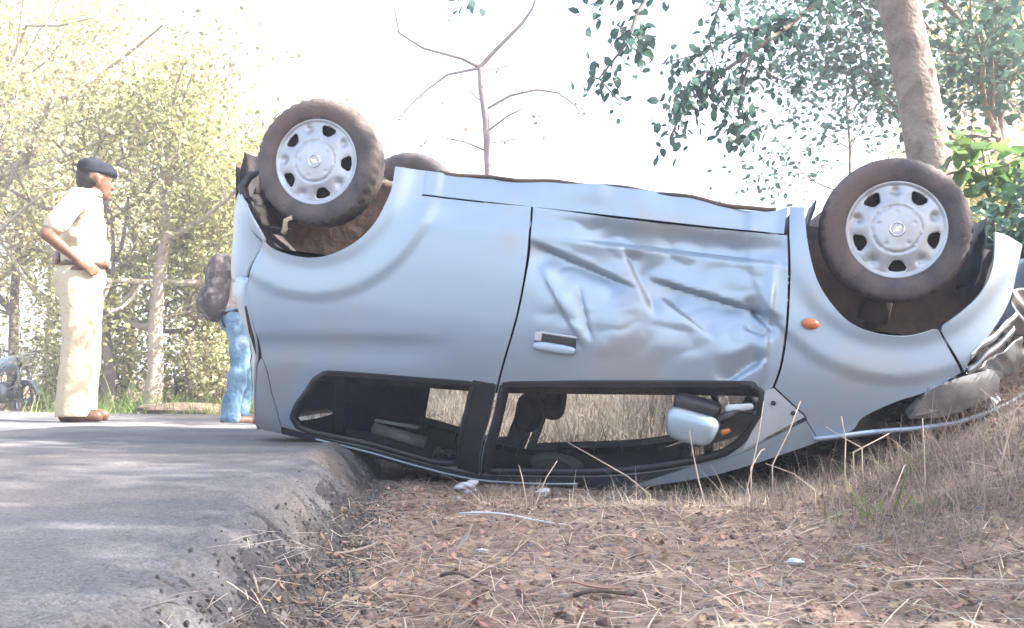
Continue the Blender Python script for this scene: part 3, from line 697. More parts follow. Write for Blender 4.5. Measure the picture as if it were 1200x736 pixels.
for s_ in (1, -1):
    mb = MB(); mb.tube([(-.05, s_ * .50, .30), (-.12, s_ * .48, .62)], .025, 10); mb.tube([(-.05, s_ * .50, .38), (-.11, s_ * .48, .58)], .045, 10); mb.build('shock_absorber', M['under'], car)
    mb = MB(); mb.tube([(2.36, s_ * .50, .30), (2.33, s_ * .46, .66)], .026, 10); mb.tube([(2.35, s_ * .49, .42), (2.335, s_ * .47, .62)], .06, 12); mb.build('shock_absorber', M['under'], car)
# mud flaps and torn liner flaps
def sheet(name, quad, mat_, amp=.01, n=12, parent=None, thick=.006, seed=0, scale=12):
    a, b, c, d = [np.array(q, float) for q in quad]; P = []
    for i in range(n + 1):
        u = i / n; P.append([(a * (1 - u) + b * u) * (1 - v) + (d * (1 - u) + c * u) * v for v in np.linspace(0, 1, n + 1)])
    P = np.array(P); mb = MB(); mb.grid(P); o = mb.build(name, mat_, parent or car); displace(o, amp * 2, scale, seed)
    if thick:
        m_ = o.modifiers.new('solid', 'SOLIDIFY'); m_.thickness = thick
    return o
sheet('mud_flap', [(2.035, .45, .20), (2.035, .70, .20), (2.01, .71, .40), (2.01, .45, .40)], M['black'], .008, seed=3)
sheet('liner_flap', [(2.655, .50, .20), (2.665, .675, .19), (2.64, .69, .45), (2.62, .50, .45)], M['black'], .014, seed=6)
# dried mud and torn brackets in the rear arch
for p, r_ in (((-.26, .60, .50), .026), ((-.245, .60, .535), .02), ((-.27, .62, .455), .02)):
    mb = MB(); mb.capsule(p, (p[0] + .012, p[1], p[2] + .02), r_, r_ * .8); o = mb.build('mud_clump', M['mud'], car); displace(o, .02, 40, 4)
mb = MB(); mb.tube([(-.05, .725, .525), (-.075, .735, .54), (-.07, .735, .575), (-.078, .73, .595)], [.009, .012, .010, .012], 8); o = mb.build('bent_bracket', M['mud'], car); displace(o, .008, 60, 2)
mb = MB(); mb.tube([(-.22, .66, .575), (-.06, .70, .575)], .006, 6); mb.build('brake_pipe', M['void'], car)
mb = MB(); mb.tube([(-.30, .60, .34), (-.32, .64, .37), (-.335, .655, .42), (-.31, .665, .46), (-.285, .65, .47)], [.012, .02, .02, .018, .012], 8); mb.build('torn_bumper_bracket', M['black'], car)
mb = MB(); mb.tube([(-.275, .62, .36), (-.27, .63, .43)], [.014, .01], 8); mb.build('bumper_stay', M['mud'], car)

# --- rear bumper: wraps from the left side round the tail to the right side, its left end torn loose
xs_z = ([.33, .38, .45, .49, .58, .64, .70, .76, .83], [-.345, -.335, -.305, -.245, -.195, -.155, -.175, -.21, -.24])
def bump_pt(u, z, loose=True):
    x0 = np.interp(z, *xs_z); side = 1 if u < .5 else -1; q = u * 2 if u < .5 else (1 - u) * 2   # q 0 at side end, 1 at centre
    if side < 0: x0 = -.15
    t0 = math.asin(min(1, (max(0, -x0) / .455) ** (3.2 / 2))); t = t0 + (PI / 2 - t0) * q
    xx = -.455 * math.sin(t) ** (2 / 3.2); yy = .735 * max(0.0, math.cos(t)) ** (2 / 3.2)
    prof = .02 * math.sin((z - .33) / .5 * PI)
    xx -= prof * .5 * math.sin(t); yy = yy * (.93 + .07 * math.sin((z - .3) / .55 * PI)) + prof * math.cos(t)
    if side > 0:
        k = (1 - q) ** 2; yy += k * .018 * math.sin(z * 16); xx += k * .012 * math.sin(z * 23)
    return (xx, side * yy, z)
mb = MB(); mb.grid([[bump_pt(u, z) for z in np.linspace(.33, .83, 26)] for u in np.linspace(0, 1, 71)])
o = mb.build('rear_bumper', M['paint'], car, fix=False); m_ = o.modifiers.new('solid', 'SOLIDIFY'); m_.thickness = .006; m_.offset = 0
tag(o, 'rear bumper with its torn side end standing off the body')
# --- tailgate
def xe(z): return float(np.interp(z, [.84, .87, .92, 1.01, 1.06, 1.14, 1.17, 1.44, 1.46], [-.205, -.212, -.192, -.165, -.148, -.14, -.15, -.168, -.16]))
def tg_pt(y_, z):
    ye = float(hw(xe(z), z)); q = min(1, abs(y_) / 1.0); Dz = float(np.interp(z, [.8, 1.0, 1.46], [.27, .22, .07]))
    return (xe(z) - Dz * (1 - q ** 3.4) - .0, y_ * ye, z)
zz = np.linspace(.80, 1.462, 26); yy_ = np.linspace(-1, 1, 41)
mb = MB(); mb.grid([[tg_pt(y_, z) for y_ in yy_] for z in zz]); o = mb.build('tailgate', M['paint'], car); m_ = o.modifiers.new('solid', 'SOLIDIFY'); m_.thickness = .008; m_.offset = 0
mb = MB(); mb.grid([[tuple(np.array(tg_pt(y_, z)) + np.array((-.008, 0, 0))) for y_ in np.linspace(-.8, .8, 25)] for z in np.linspace(1.10, 1.40, 10)]); mb.build('rear_window', M['black'], car)
for s_ in (1, -1):
    tl = [(-.20, .90), (-.175, .96), (-.15, 1.04), (-.128, 1.12), (-.155, 1.12), (-.19, 1.03), (-.215, .93)]
    panel('tail_light', tl, M['black'], side=s_, off=-.004, thick=.03, features=False)

# --- roof, windscreen, bonnet, nose, underside
def rb(x): return float(np.interp(x, [p[0] for p in railB], [p[1] for p in railB]))
xs_ = np.linspace(-.14, 1.70, 48); ys_ = np.linspace(-1, 1, 33)
def roof_pt(x, y_, dz=0):
    z = rb(x); ye = float(hw(x, z)) - .012
    return (x, y_ * ye, z - .004 + dz + .035 * (1 - y_ * y_) + .01 * float(fbm(x * 4, y_ * 3, 2, 55)) * (1 - y_ ** 4))
mb = MB(); mb.grid([[roof_pt(x, y_) for y_ in ys_] for x in xs_]); mb.build('roof_panel', M['paint'], car)
mb = MB(); mb.grid([[roof_pt(x, y_ * .97, -.035) for y_ in ys_[::2]] for x in xs_[::2]]); mb.build('headliner', M['liner'], car)
mb = MB(); mb.grid([[(x + .10 * (1 - y_ ** 2), y_ * (float(hw(x, rb(x))) - .03), rb(x) - .01 + .03 * (1 - y_ * y_)) for y_ in np.linspace(-1, 1, 21)] for x in np.linspace(1.72, 2.14, 12)]); mb.build('windscreen', M['glass'], car)
def hood_pt(x, y_):
    zr = float(np.interp(x, [2.14, 2.29, 2.47, 2.64, 2.75, 2.85, 2.92], [1.085, 1.045, .998, .945, .90, .84, .78])); ye = float(hw(min(x, 2.75), .95)) * float(np.interp(x, [2.1, 2.75, 2.92], [1, .99, .86]))
    return (x + .05 * (1 - y_ * y_), y_ * ye, zr + .045 * (1 - abs(y_) ** 2.2) + .012 * float(fbm(x * 5, y_ * 4, 2, 66)))
mb = MB(); mb.grid([[hood_pt(x, y_) for y_ in np.linspace(-1, 1, 33)] for x in np.linspace(2.15, 2.92, 30)]); o = mb.build('bonnet', M['paint'], car); m_ = o.modifiers.new('solid', 'SOLIDIFY'); m_.thickness = .016; m_.offset = -1
tag(o, 'sprung bonnet standing off the fender')
def nose_pt(y_, z):   # front bumper skin from corner to corner
    t = y_; n_ = 2.6; ye = .62; xx = 2.80 + .17 * (1 - abs(t) ** 2.4)
    return (xx + .02 * math.sin((z - .2) * 9), t * ye, z)
nb = MB(); nb.grid([[nose_pt(y_, z) for y_ in np.linspace(-1, .5, 26)] for z in np.linspace(.25, .56, 14)]); o = nb.build('front_bumper', M['paint'], car); displace(o, .03, 7, 12); m_ = o.modifiers.new('solid', 'SOLIDIFY'); m_.thickness = .006
mb = MB(); mb.box((2.70, 0, .60), (.06, 1.05, .62)); mb.build('radiator', M['void'], car)
mb = MB(); mb.box((2.40, 0, .62), (.55, .60, .40)); mb.build('engine', M['void'], car, bevel=.03)
mb = MB(); mb.tube([(a, float(hw(a, b)) - .022, b - .004 + .004 * math.sin(a * 23)) for a, b in sm(sillt)[2:-4]], .009, 7); mb.build('sill_seam', M['under'], car)
# torn chrome grille strips and crumpled metal at the left front corner
for i, (z0, z1) in enumerate(((.765, .585), (.705, .53))):
    pts = []
    for k in range(25):
        u = k / 24; x_ = 2.65 + .17 * u + .003 * math.sin(i * 2 + k * .45); z_ = z0 + (z1 - z0) * u + .003 * math.sin(k * .6 + i * 1.7); y_ = float(hw(min(x_, 2.86), .7)) + .004 - .05 * u * u
        pts.append((x_, y_, z_))
    P = [[(a, b + .004, c - .02), (a + .004, b + .014, c - .004), (a, b + .004, c + .02)] for a, b, c in pts]
    mb = MB(); mb.grid(P); o = mb.build('grille_strip', M['chrome' if i else 'crumple'], car); m_ = o.modifiers.new('solid', 'SOLIDIFY'); m_.thickness = .004
sheet('crumpled_metal', [(2.66, .70, .78), (2.86, .52, .60), (2.90, .46, .72), (2.72, .64, .86)], M['crumple'], .03, n=20, seed=4, scale=14)
sheet('crumpled_metal', [(2.78, .60, .44), (2.90, .44, .40), (2.92, .42, .60), (2.80, .58, .60)], M['crumple'], .03, n=20, seed=8, scale=16)
sheet('lamp_shard', [(2.74, .68, .83), (2.79, .62, .76), (2.82, .58, .83), (2.76, .64, .90)], M['chrome'], .02, n=12, seed=2, scale=22)
P = []
for x in np.linspace(-.42, 2.74, 40):
    row = []
    for y_ in np.linspace(-1, 1, 25):
        ye = min(.69, float(hw(min(max(x, -.4), 2.78), .24)) - .015); z = .315 + .03 * math.cos(y_ * PI * 3) * .3 + (.06 if abs(y_) > .55 and (abs(x) < .36 or abs(x - 2.345) < .36) else 0)
        if abs(y_) > .5 and (abs(x - .0) < .38 or abs(x - 2.345) < .38): z = .66
        row.append((x, y_ * ye, z))
    P.append(row)
mb = MB(); mb.grid(P); o = mb.build('floor_pan', M['under'], car, smooth=False)
mb = MB(); mb.tube([(2.3, .1, .30), (1.6, .15, .30), (.6, .2, .30), (.1, .32, .30), (-.3, .35, .32), (-.52, .35, .33)], .026, 10); mb.build('exhaust_pipe', M['under'], car)
mb = MB(); mb.capsule((-.22, .15, .36), (-.22, .45, .36), .075, .075, 1.3); mb.build('silencer', M['under'], car)
mb = MB(); mb.box((.42, 0, .34), (.5, .7, .12)); mb.build('fuel_tank', M['under'], car, bevel=.03)

# --- broken door mirror hanging from its cable
mr_ = empty('door_mirror'); mr_.parent = car; mr_.location = (1.705, .775, 1.115); mr_.rotation_euler = (R(8), R(-6), R(6)); tag(mr_, 'door mirror knocked off its mount and hanging')
mb = MB(); V, F_ = superbox((.098, .07, .062), 3.6); V = [(a * (1 - .12 * (c / .06)), b, c) for a, b, c in V]; mb.add(V, F_); mb.build('mirror_shell', M['paint'], mr_)
mb = MB(); V, F_ = superbox((.09, .055, .03), 4); mb.add([(a - .0, b - .03, c - .075) for a, b, c in V], F_); mb.build('mirror_arm', M['black'], mr_)
mb = MB(); mb.tube([(.08, 0, -.05), (.12, 0, -.07), (.15, -.02, -.10), (.20, -.05, -.10)], [.016, .02, .014, .01], 8); o = mb.build('mirror_cable', M['black'], mr_); displace(o, .01, 50, 1)
mb = MB(); mb.capsule((.12, -.01, -.10), (.19, -.03, -.125), .016, .012, .6); mb.build('mirror_bracket', M['palegrey'], mr_)
mb = MB(); mb.capsule((.12, 0, -.01), (.135, 0, -.02), .012, .009); mb.build('mirror_joint', M['orange'], mr_)

# --- cabin: seats, dash, wheel
def seat(x, y_, wdt, sc=1):
    s_ = empty('seat'); s_.parent = car; s_.location = (x, y_, .38)
    mb = MB(); V, F_ = superbox((.25, wdt / 2, .085), 4); mb.add([(a + .16, b, c + .12) for a, b, c in V], F_); mb.build('seat_cushion', M['seat'], s_)
    mb = MB(); V, F_ = superbox((.11, wdt / 2, .32), 4); mb.add([(a - .12 - .28 * (c + .32) / .64, b * (1 - .12 * (c + .3) / .6), c + .42) for a, b, c in V], F_); mb.build('seat_back', M['seat'], s_)
    for hx in ((0,) if wdt < .7 else (-.33, .33)):
        mb = MB(); V, F_ = superbox((.05, .13, .085), 3.2); mb.add([(a - .42, b + hx, c + .83) for a, b, c in V], F_); hr = mb.build('headrest', M['seat'], s_)
        
        for q_ in (-.05, .05): mb = MB(); mb.tube([(-.40, hx + q_, .70), (-.42, hx + q_, .80)], .007, 6); mb.build('headrest_post', M['chrome'], hr)
for y_ in (.34, -.34): seat(1.42, y_, .46)
seat(.62, 0, 1.15)
sheet('parcel_shelf', [(.06, .22, 1.10), (.50, .22, 1.06), (.46, .10, 1.46), (.06, .16, 1.44)], M['seat'], .012, seed=5, thick=.02)
mb = MB(); V, F_ = superbox((.17, .60, .13), 4); mb.add([(a + 1.98, b, c + .86) for a, b, c in V], F_); mb.build('dashboard', M['black'], car)
V = []; 
sw = empty('steering_wheel'); sw.parent = car; sw.location = (1.70, -.34, .92); sw.rotation_euler = (0, R(-62), 0)
mb = MB(); mb.tube([(.18 * math.cos(t), .18 * math.sin(t), 0) for t in np.linspace(0, 2 * PI, 33)], .014, 8); mb.build('rim', M['black'], sw)
mb = MB(); mb.capsule((0, -.16, 0), (0, .16, 0), .018, .018); mb.capsule((0, 0, 0), (.16, 0, 0), .02, .016); mb.capsule((0, 0, -.02), (0, 0, .01), .05, .045); mb.build('hub', M['black'], sw)
mb = MB(); V, F_ = superbox((.02, .11, .035), 3); mb.add([(a + 1.78, b, c + 1.26) for a, b, c in V], F_); mb.build('rear_view_mirror', M['black'], car)

# things lying inside, on the upturned headliner
def inside(name, mb, mat_, label, cat, **k):
    mb.v = [tuple(c2w(v)) for v in mb.v]; o = mb.build(name, mat_, None, fix=True, **k); return tag(o, label, cat)
mb = MB(); mb.tube([(.36, .505, 1.372), (.50, .505, 1.385), (.60, .50, 1.395)], [.026, .027, .026], 16); inside('rolled_sunshade', mb, M['silver'], 'silver rolled sunshade lying inside the car behind the rear side window', 'sunshade')
mb = MB(); mb.box((.46, .49, 1.335), (.19, .06, .012)); inside('folded_card', mb, M['white'], 'flat white card resting above the silver roll in the car', 'card')
P = [[(.64 + .10 * u, .48 + .04 * v, 1.44 - .012 * math.sin(u * 9 + v * 5)) for v in np.linspace(-1, 1, 6)] for u in np.linspace(0, 1.2, 12)]
mb = MB(); mb.grid([[(a, b, c - .03 * float(vnoise(a * 40, b * 40, 3)) - .015) for a, b, c in r] for r in P]); inside('crumpled_paper', mb, M['white'], 'small crumpled white paper inside the car near the door pillar', 'paper')
mb = MB(); V, F_ = superbox((.115, .06, .05), 2.2); mb.add([(a + 1.17, b + .45, c + 1.40) for a, b, c in V], F_); inside('grey_cap', mb, M['palegrey'], 'pale grey rounded cap lying inside behind the front door window', 'cap')
mb = MB(); V, F_ = superbox((.082, .02, .034), 2.2); mb.add([(a + 1.165, b + .505, c + 1.405) for a, b, c in V], F_); o = inside('mesh_pad', mb, M['liner'], 'dull grey oval pad leaning on the pale grey cap', 'pad')
mb = MB(); V, F_ = superbox((.03, .03, .02), 2.5); mb.add([(a + 1.02, b + .40, c + 1.44) for a, b, c in V], F_); inside('green_wrapper', mb, M['weed'], 'small green wrapper inside the car beside the front seat', 'wrapper')

# ------------------------------------------------------------------ trees
LEAF = np.array([(0, 0, 0), (.30, .27, .05), (.68, .26, .04), (1.0, 0, -.06), (.68, -.26, .04), (.30, -.27, .05)])
LF = np.array([[0, 1, 5], [1, 2, 5], [2, 4, 5], [2, 3, 4]])
def leaves_mesh(name, pos, size, mat_, parent, droop=.4, tilt=.8):
    pos = np.asarray(pos); n = len(pos); a = rng.uniform(0, 2 * PI, n); e = rng.normal(-droop, .45, n); ro = rng.normal(0, tilt, n)
    s = size * rng.uniform(.6, 1.3, n)
    ux = np.stack([np.cos(a) * np.cos(e), np.sin(a) * np.cos(e), np.sin(e)], -1)
    up = np.array([0, 0, 1.0]); v = np.cross(up, ux); v /= np.linalg.norm(v, axis=1)[:, None] + 1e-9; w_ = np.cross(ux, v)
    cr, sr = np.cos(ro)[:, None], np.sin(ro)[:, None]; v2 = v * cr + w_ * sr; w2 = -v * sr + w_ * cr
    V = pos[:, None] + s[:, None, None] * (LEAF[None, :, 0:1] * ux[:, None] + LEAF[None, :, 1:2] * v2[:, None] + LEAF[None, :, 2:3] * w2[:, None])
    F_ = (LF[None] + (np.arange(n) * 6)[:, None, None]).reshape(-1, 3)
    o = mesh_obj(name, V.reshape(-1, 3), F_, mat_, parent, False); o['kind'] = 'stuff'; return o

def rvec(r): return Vector((r.gauss(0, 1), r.gauss(0, 1), r.gauss(0, 1))).normalized()
def grow(mb, r, p, d, L, rad, depth, tips, up=.15, spread=.7, wander=.25, nseg=5, kids=(2, 4)):
    pts = [p.copy()]; rads = [rad]
    for i in range(nseg):
        d = (d + rvec(r) * wander + Vector((0, 0, up))).normalized(); p = p + d * (L / nseg); pts.append(p.copy()); rads.append(rad * (1 - .55 * (i + 1) / nseg))
    mb.tube(pts, rads, 8 if rad > .03 else 5 if rad > .012 else 4, cap=False)
    if depth == 0:
        for q in pts[1:]: tips.append(q)
        return
    for q in pts[2:]:
        if depth <= 1: tips.append(q)
    for k in range(r.randint(*kids)):
        i = r.randint(max(1, nseg // 2 - 1), nseg); nd = (d + rvec(r) * spread).normalized()
        grow(mb, r, pts[i].copy(), nd, L * r.uniform(.55, .8), rads[i] * .75, depth - 1, tips, up, spread, wander, nseg, kids)

def tree(name, label, base, h, rad, leafmat, nleaf, size, seed, group=None, bark='bark', lean=(0, 0), fork=.35, spread=.8, cl=.28, depth=3, up=.12, trunk_pts=None, kids=(2, 4), limb=.55, low=None):
    r = random.Random(seed); root = empty(name, base); tag(root, label, 'tree', group); mb = MB(); tips = []
    if trunk_pts: pts = [Vector(q) - Vector(base) for q in trunk_pts]
    else: pts = [Vector((lean[0] * t * h + r.gauss(0, .04) * h * .15 * (t > 0), lean[1] * t * h + r.gauss(0, .04) * h * .15 * (t > 0), h * t)) for t in np.linspace(0, 1, 7)]
    pts[0] = pts[0] - Vector((0, 0, .15)); n = len(pts)
    rads = [rad * (1.45 if i == 0 else 1.0 - .6 * i / n) for i in range(n)]
    mb.tube(pts, rads, 12, cap=False)
    for i in range(n):
        t = i / (n - 1)
        if t < fork: continue
        for k in range(2 if t < 1 else 3):
            d = Vector((r.gauss(0, 1), r.gauss(0, 1), r.uniform(-.1, .7))).normalized()
            grow(mb, r, pts[i].copy(), d, h * limb * r.uniform(.6, 1.0) * (1.1 - .4 * t), rads[i] * .6, depth - 1, tips, up, spread, .22, 5, kids)
    mb.build('trunk', M[bark], root)
    tp = np.array([tuple(t_) for t_ in tips])
    if low is not None: tp = tp[tp[:, 2] > low]
    w_ = rng.random(len(tp)) ** 1.5 + .05; i = rng.choice(len(tp), nleaf, p=w_ / w_.sum())
    pos = tp[i] + rng.normal(0, cl, (nleaf, 3)) * np.array([1, 1, .8])
    leaves_mesh('crown', pos, size, M[leafmat], root)
    return root

def gz(x, y): return float(ground_z(np.array(x), np.array(y)))
# forest edge across the road
FG = 'roadside forest trees behind the road'
def px_base(px, Y): return ((px - 600) / FOC * Y)
for i, (px, Y, h, rad, lm, nl, bark, lab) in enumerate([
    (18, 15.6, 4.6, .085, 'leafA', 9000, 'bark', 'slender forest tree standing behind the parked motorbike'),
    (128, 12.0, 3.4, .07, 'leafA', 9000, 'bark', 'thin forest tree growing straight behind the man in the beret'),
    (178, 11.6, 3.1, .10, 'leafB', 8000, 'barkpale', 'pale forest tree with a flared base on the bare earth verge'),
    (228, 12.2, 3.0, .065, 'leafB', 8000, 'bark', 'dark thin crooked forest tree between the two men'),
    (300, 12.8, 2.5, .06, 'leafB', 8000, 'bark', 'forest tree half hidden behind the tail of the overturned car'),
    (60, 14.5, 5.0, .09, 'leafA', 8500, 'barkpale', None), (-60, 13.5, 5.5, .12, 'leafB', 8500, 'bark', None),
    (150, 15.5, 4.3, .09, 'leafA', 8500, 'bark', None), (245, 16.0, 3.2, .08, 'leafA', 8000, 'bark', None), (-10, 17, 6.5, .11, 'leafA', 8500, 'barkpale', None)]):
    x = px_base(px, Y)
    tree('forest_tree', lab or 'leafy forest tree in the second row back from the road', (x, Y, gz(x, Y)), h, rad, lm, int(nl * .85), .062 if Y < 13 else .085, 100 + i, FG, bark, lean=(random.uniform(-.08, .12), 0), fork=.3, cl=.26, limb=.5)
# pale dead limbs sweeping over the forest at the left
t = empty('dry_limbed_tree', (px_base(-40, 11.8), 11.8, gz(px_base(-40, 11.8), 11.8))); tag(t, 'nearly bare tree with pale limbs sweeping up across the forest edge', 'tree')
mb = MB(); b0 = t.location
def wp(px, py, Y): return at(px, py, Y) - b0
mb.tube([wp(-40, 485, 11.8), wp(-30, 330, 11.8), wp(-15, 210, 11.7)], [.11, .09, .08], 10, cap=False)
for path, r0 in (([(-15, 210), (30, 190), (45, 140), (95, 105), (160, 55), (190, 30)], .05), ([(-30, 270), (10, 215), (60, 115), (120, 110), (165, 70)], .04), ([(0, 205), (70, 185), (130, 160), (195, 70)], .035), ([(-20, 170), (30, 30), (70, 30), (112, 20)], .035), ([(-30, 300), (10, 260), (40, 235), (70, 215)], .03), ([(-15, 130), (20, 60), (30, -20)], .03)):
    n_ = len(path); mb.tube([wp(a, b, 11.7 - .5 * i / n_ + .2 * math.sin(i * 2.1)) for i, (a, b) in enumerate(path)], [r0 * (1 - .75 * i / (n_ - 1)) for i in range(n_)], 7, cap=False)
mb.build('trunk', M['barkpale'], t)
pp = np.array([tuple(wp(rng.uniform(-60, 110) if k < 900 else rng.uniform(-60, 35), rng.uniform(-20, 110), rng.uniform(11, 12))) for k in range(1500)])
leaves_mesh('crown', pp[np.array([fbm(p[0] * 2.2, p[2] * 2.2, 2, 6) for p in pp]) > .05], .085, M['leafB'], t)
# undergrowth
def shrub(name, label, x, y, rx, h, lm, n_, size, seed, group=None):
    r = random.Random(seed); z0 = gz(x, y); root = empty(name, (x, y, z0)); tag(root, label, 'shrub', group); mb = MB(); tips = []
    for k in range(7):
        d = Vector((r.gauss(0, .6), r.gauss(0, .6), 1)).normalized(); grow(mb, r, Vector((r.gauss(0, .02), r.gauss(0, .02), -.03)), d, h * r.uniform(.5, .8), .016, 1, tips, .1, .6, .2, 4, (2, 3))
    mb.build('stem', M['bark'], root); tp = np.array([tuple(t_) for t_ in tips]); i = rng.integers(0, len(tp), n_)
    leaves_mesh('foliage', tp[i] + rng.normal(0, .16 * h, (n_, 3)) * np.array([1.2 * rx / h, 1.2 * rx / h, .8]), size, M[lm], root); return root
SHL = ['wide leafy shrub growing close beside the parked motorbike seat', 'tall leafy shrub just behind the front wheel of the parked motorbike', 'low leafy shrub at the foot of the thin straight tree', 'tall olive shrub between the thin straight tree and the pale tree', 'leafy shrub just beside the pale tree with the flared base', 'low leafy shrub beside the person with the backpack', 'olive shrub behind the person with the backpack', 'leafy shrub hidden behind the tail of the overturned car', 'large leafy shrub behind the slender tree by the motorbike', 'large olive shrub deep in the forest behind the crooked tree', 'leafy shrub seen through the rear side window of the car', 'small leafy shrub seen under the car beside the rear seat', 'tallest olive shrub deep in the forest behind the beret man']
for i, (px, Y, rx, h) in enumerate([(-75, 15.0, 1.0, 1.5), (62, 13.6, .8, 1.6), (100, 12.5, .8, 1.1), (150, 13.2, 1.0, 1.7), (205, 12.8, .9, 1.5), (255, 12.0, .8, 1.2), (290, 13.2, .9, 1.6), (340, 12.6, .9, 1.3), (20, 17.0, 1.3, 2.0), (240, 14.5, 1.2, 2.1), (420, 13.5, 1.0, 1.2), (500, 12.5, .8, 1.0), (130, 14.4, 1.2, 2.2)]):
    shrub('shrub', SHL[i], px_base(px, Y), Y, rx, h, 'leafA' if i % 3 else 'leafB', 2000, .06, 300 + i, 'shrubs along the forest edge')

# bare tree on the bank behind the car
bx = at(573, 420, 12.0); t = empty('bare_tree', (bx.x, 12.0, gz(bx.x, 12.0))); tag(t, 'leafless dead tree with forked top rising beyond the car', 'tree'); mb = MB(); b0 = t.location
def q(a, b): return (300 + a / 2.857, b / 2.857)
mb.tube([wp(576, 470, 12.0)] + [wp(*q(a, b), 12.0) for a, b in ((780, 585), (775, 480), (770, 400), (755, 300), (750, 225))], [.10, .055, .048, .045, .04, .036], 8, cap=False)
rb_ = random.Random(4)
for path, r0 in (([(750, 225), (690, 195), (560, 160), (480, 110), (465, 30)], .030), ([(750, 225), (800, 170), (890, 80), (925, 30), (945, -30)], .034), ([(748, 228), (640, 250), (560, 310), (500, 370), (485, 405)], .020), ([(772, 365), (850, 320), (940, 300), (1010, 310), (1060, 345), (1090, 375)], .020), ([(775, 440), (840, 390), (890, 365)], .018), ([(770, 505), (700, 475), (600, 455), (560, 480)], .014), ([(768, 350), (720, 310), (700, 295)], .012), ([(775, 480), (880, 465), (980, 455)], .010), ([(752, 245), (860, 215), (920, 180)], .012), ([(480, 110), (440, 80), (380, 110)], .009), ([(465, 60), (410, 60), (425, 20)], .008), ([(1010, 310), (1000, 350), (960, 420), (930, 385)], .008), ([(960, 415), (930, 520)], .005), ([(560, 310), (600, 335), (620, 330)], .006), ([(890, 80), (935, 105)], .008), ([(700, 475), (650, 430)], .007), ([(520, 145), (500, 90)], .007), ([(840, 150), (860, 90), (900, 40)], .008)):
    n_ = len(path); dy = rb_.uniform(-.5, .5)
    mb.tube([wp(*q(a, b), 12.0 + dy * i / n_) for i, (a, b) in enumerate(path)], [r0 * (1 - .6 * i / (n_ - 1)) for i in range(n_)], 6, cap=False)
mb.build('trunk', M['baredead'], t)
pp = []
for a, b in ((485, 405), (560, 335), (620, 330), (940, 410), (1060, 345), (1090, 375), (850, 470), (390, 110), (690, 440), (560, 480), (805, 235), (930, 385), (980, 455), (860, 295)):
    for k in range(7): pp.append(tuple(wp(*q(a + rng.normal(0, 14), b + rng.normal(0, 10)), 12.0 + rng.normal(0, .1))))
leaves_mesh('dry_leaf_clusters', pp, .06, M['leaf_dry'], t)

# leaning tree by the front wheel, its canopy hanging over the car
tb = at(1104, 400, 7.0); base = (tb.x + .02, 7.0, gz(tb.x, 7.0))
t = empty('leaning_tree', base); tag(t, 'big leaning roadside tree with rough patchy bark behind the front wheel', 'tree'); b0 = Vector(base); mb = MB(); tips = []
tr = [Vector((0, 0, -.2)), wp(1103, 300, 7.0), wp(1090, 190, 7.0), wp(1072, 90, 7.0), wp(1052, 0, 7.0), wp(1030, -90, 7.0), wp(1000, -200, 6.9), wp(960, -330, 6.8)]
mb.tube(tr, [.21, .165, .15, .142, .137, .125, .105, .08], 16, cap=False)
r = random.Random(31)
for i in (6, 7, 7):
    for k in range(2):
        grow(mb, r, tr[i].copy(), Vector((r.gauss(0, 1), abs(r.gauss(.6, .6)), r.uniform(.0, .7))).normalized(), 1.9 * r.uniform(.7, 1.1), .06, 2, tips, .08, .8, .22, 5, (2, 4))
hang = []
for path, Y0, r0 in (([(1010, -120), (960, 0), (925, 30), (880, 62), (830, 95), (800, 130), (785, 162)], 6.2, .020), ([(925, 30), (870, 35), (825, 62), (770, 76)], 6.2, .010), ([(880, 62), (868, 110), (872, 150), (880, 150)], 6.2, .009), ([(880, 62), (905, 90), (950, 105)], 6.2, .008), ([(830, 95), (850, 125), (868, 160)], 6.2, .007), ([(1000, -180), (840, -90), (770, -30), (745, 20), (735, 50), (702, 92), (725, 118)], 5.9, .016), ([(770, -30), (715, -25), (690, 18)], 5.9, .008), ([(840, -90), (850, -10), (830, 40), (840, 80)], 6.0, .010), ([(960, 0), (975, 20), (965, 40)], 6.2, .008), ([(925, 30), (910, 20), (945, 70)], 6.3, .007), ([(830, 95), (812, 120), (795, 110)], 6.2, .006), ([(725, 30), (758, 52), (745, 55)], 5.9, .006), ([(800, -100), (660, -60), (560, -30), (535, 4)], 5.8, .010), ([(840, 80), (815, 90), (790, 120), (780, 160)], 6.0, .006)):
    n_ = len(path); P_ = [wp(a, b, Y0 + (.12 * math.sin(i * 1.7 + r0 * 300))) for i, (a, b) in enumerate(path)]
    mb.tube(P_, [r0 * (1 - .7 * i / (n_ - 1)) for i in range(n_)], 6, cap=False)
    for i in range(n_ - 1):
        if path[i + 1][1] < -60: continue
        for s in np.linspace(0, 1, 6): hang.append(P_[i].lerp(P_[i + 1], s))
mb.build('trunk', M['bark'], t)
hp = np.array([tuple(h_) for h_ in hang]); i = rng.integers(0, len(hp), 1200)
leaves_mesh('hanging_foliage', hp[i] + rng.normal(0, .06, (1200, 3)), .068, M['leafC'], t, droop=.7)
tp = np.array([tuple(h_) for h_ in tips]); tp = tp[tp[:, 2] > 3.2]; i = rng.integers(0, len(tp), 1900)
leaves_mesh('crown', tp[i] + rng.normal(0, .22, (1900, 3)), .085, M['leafC'], t)
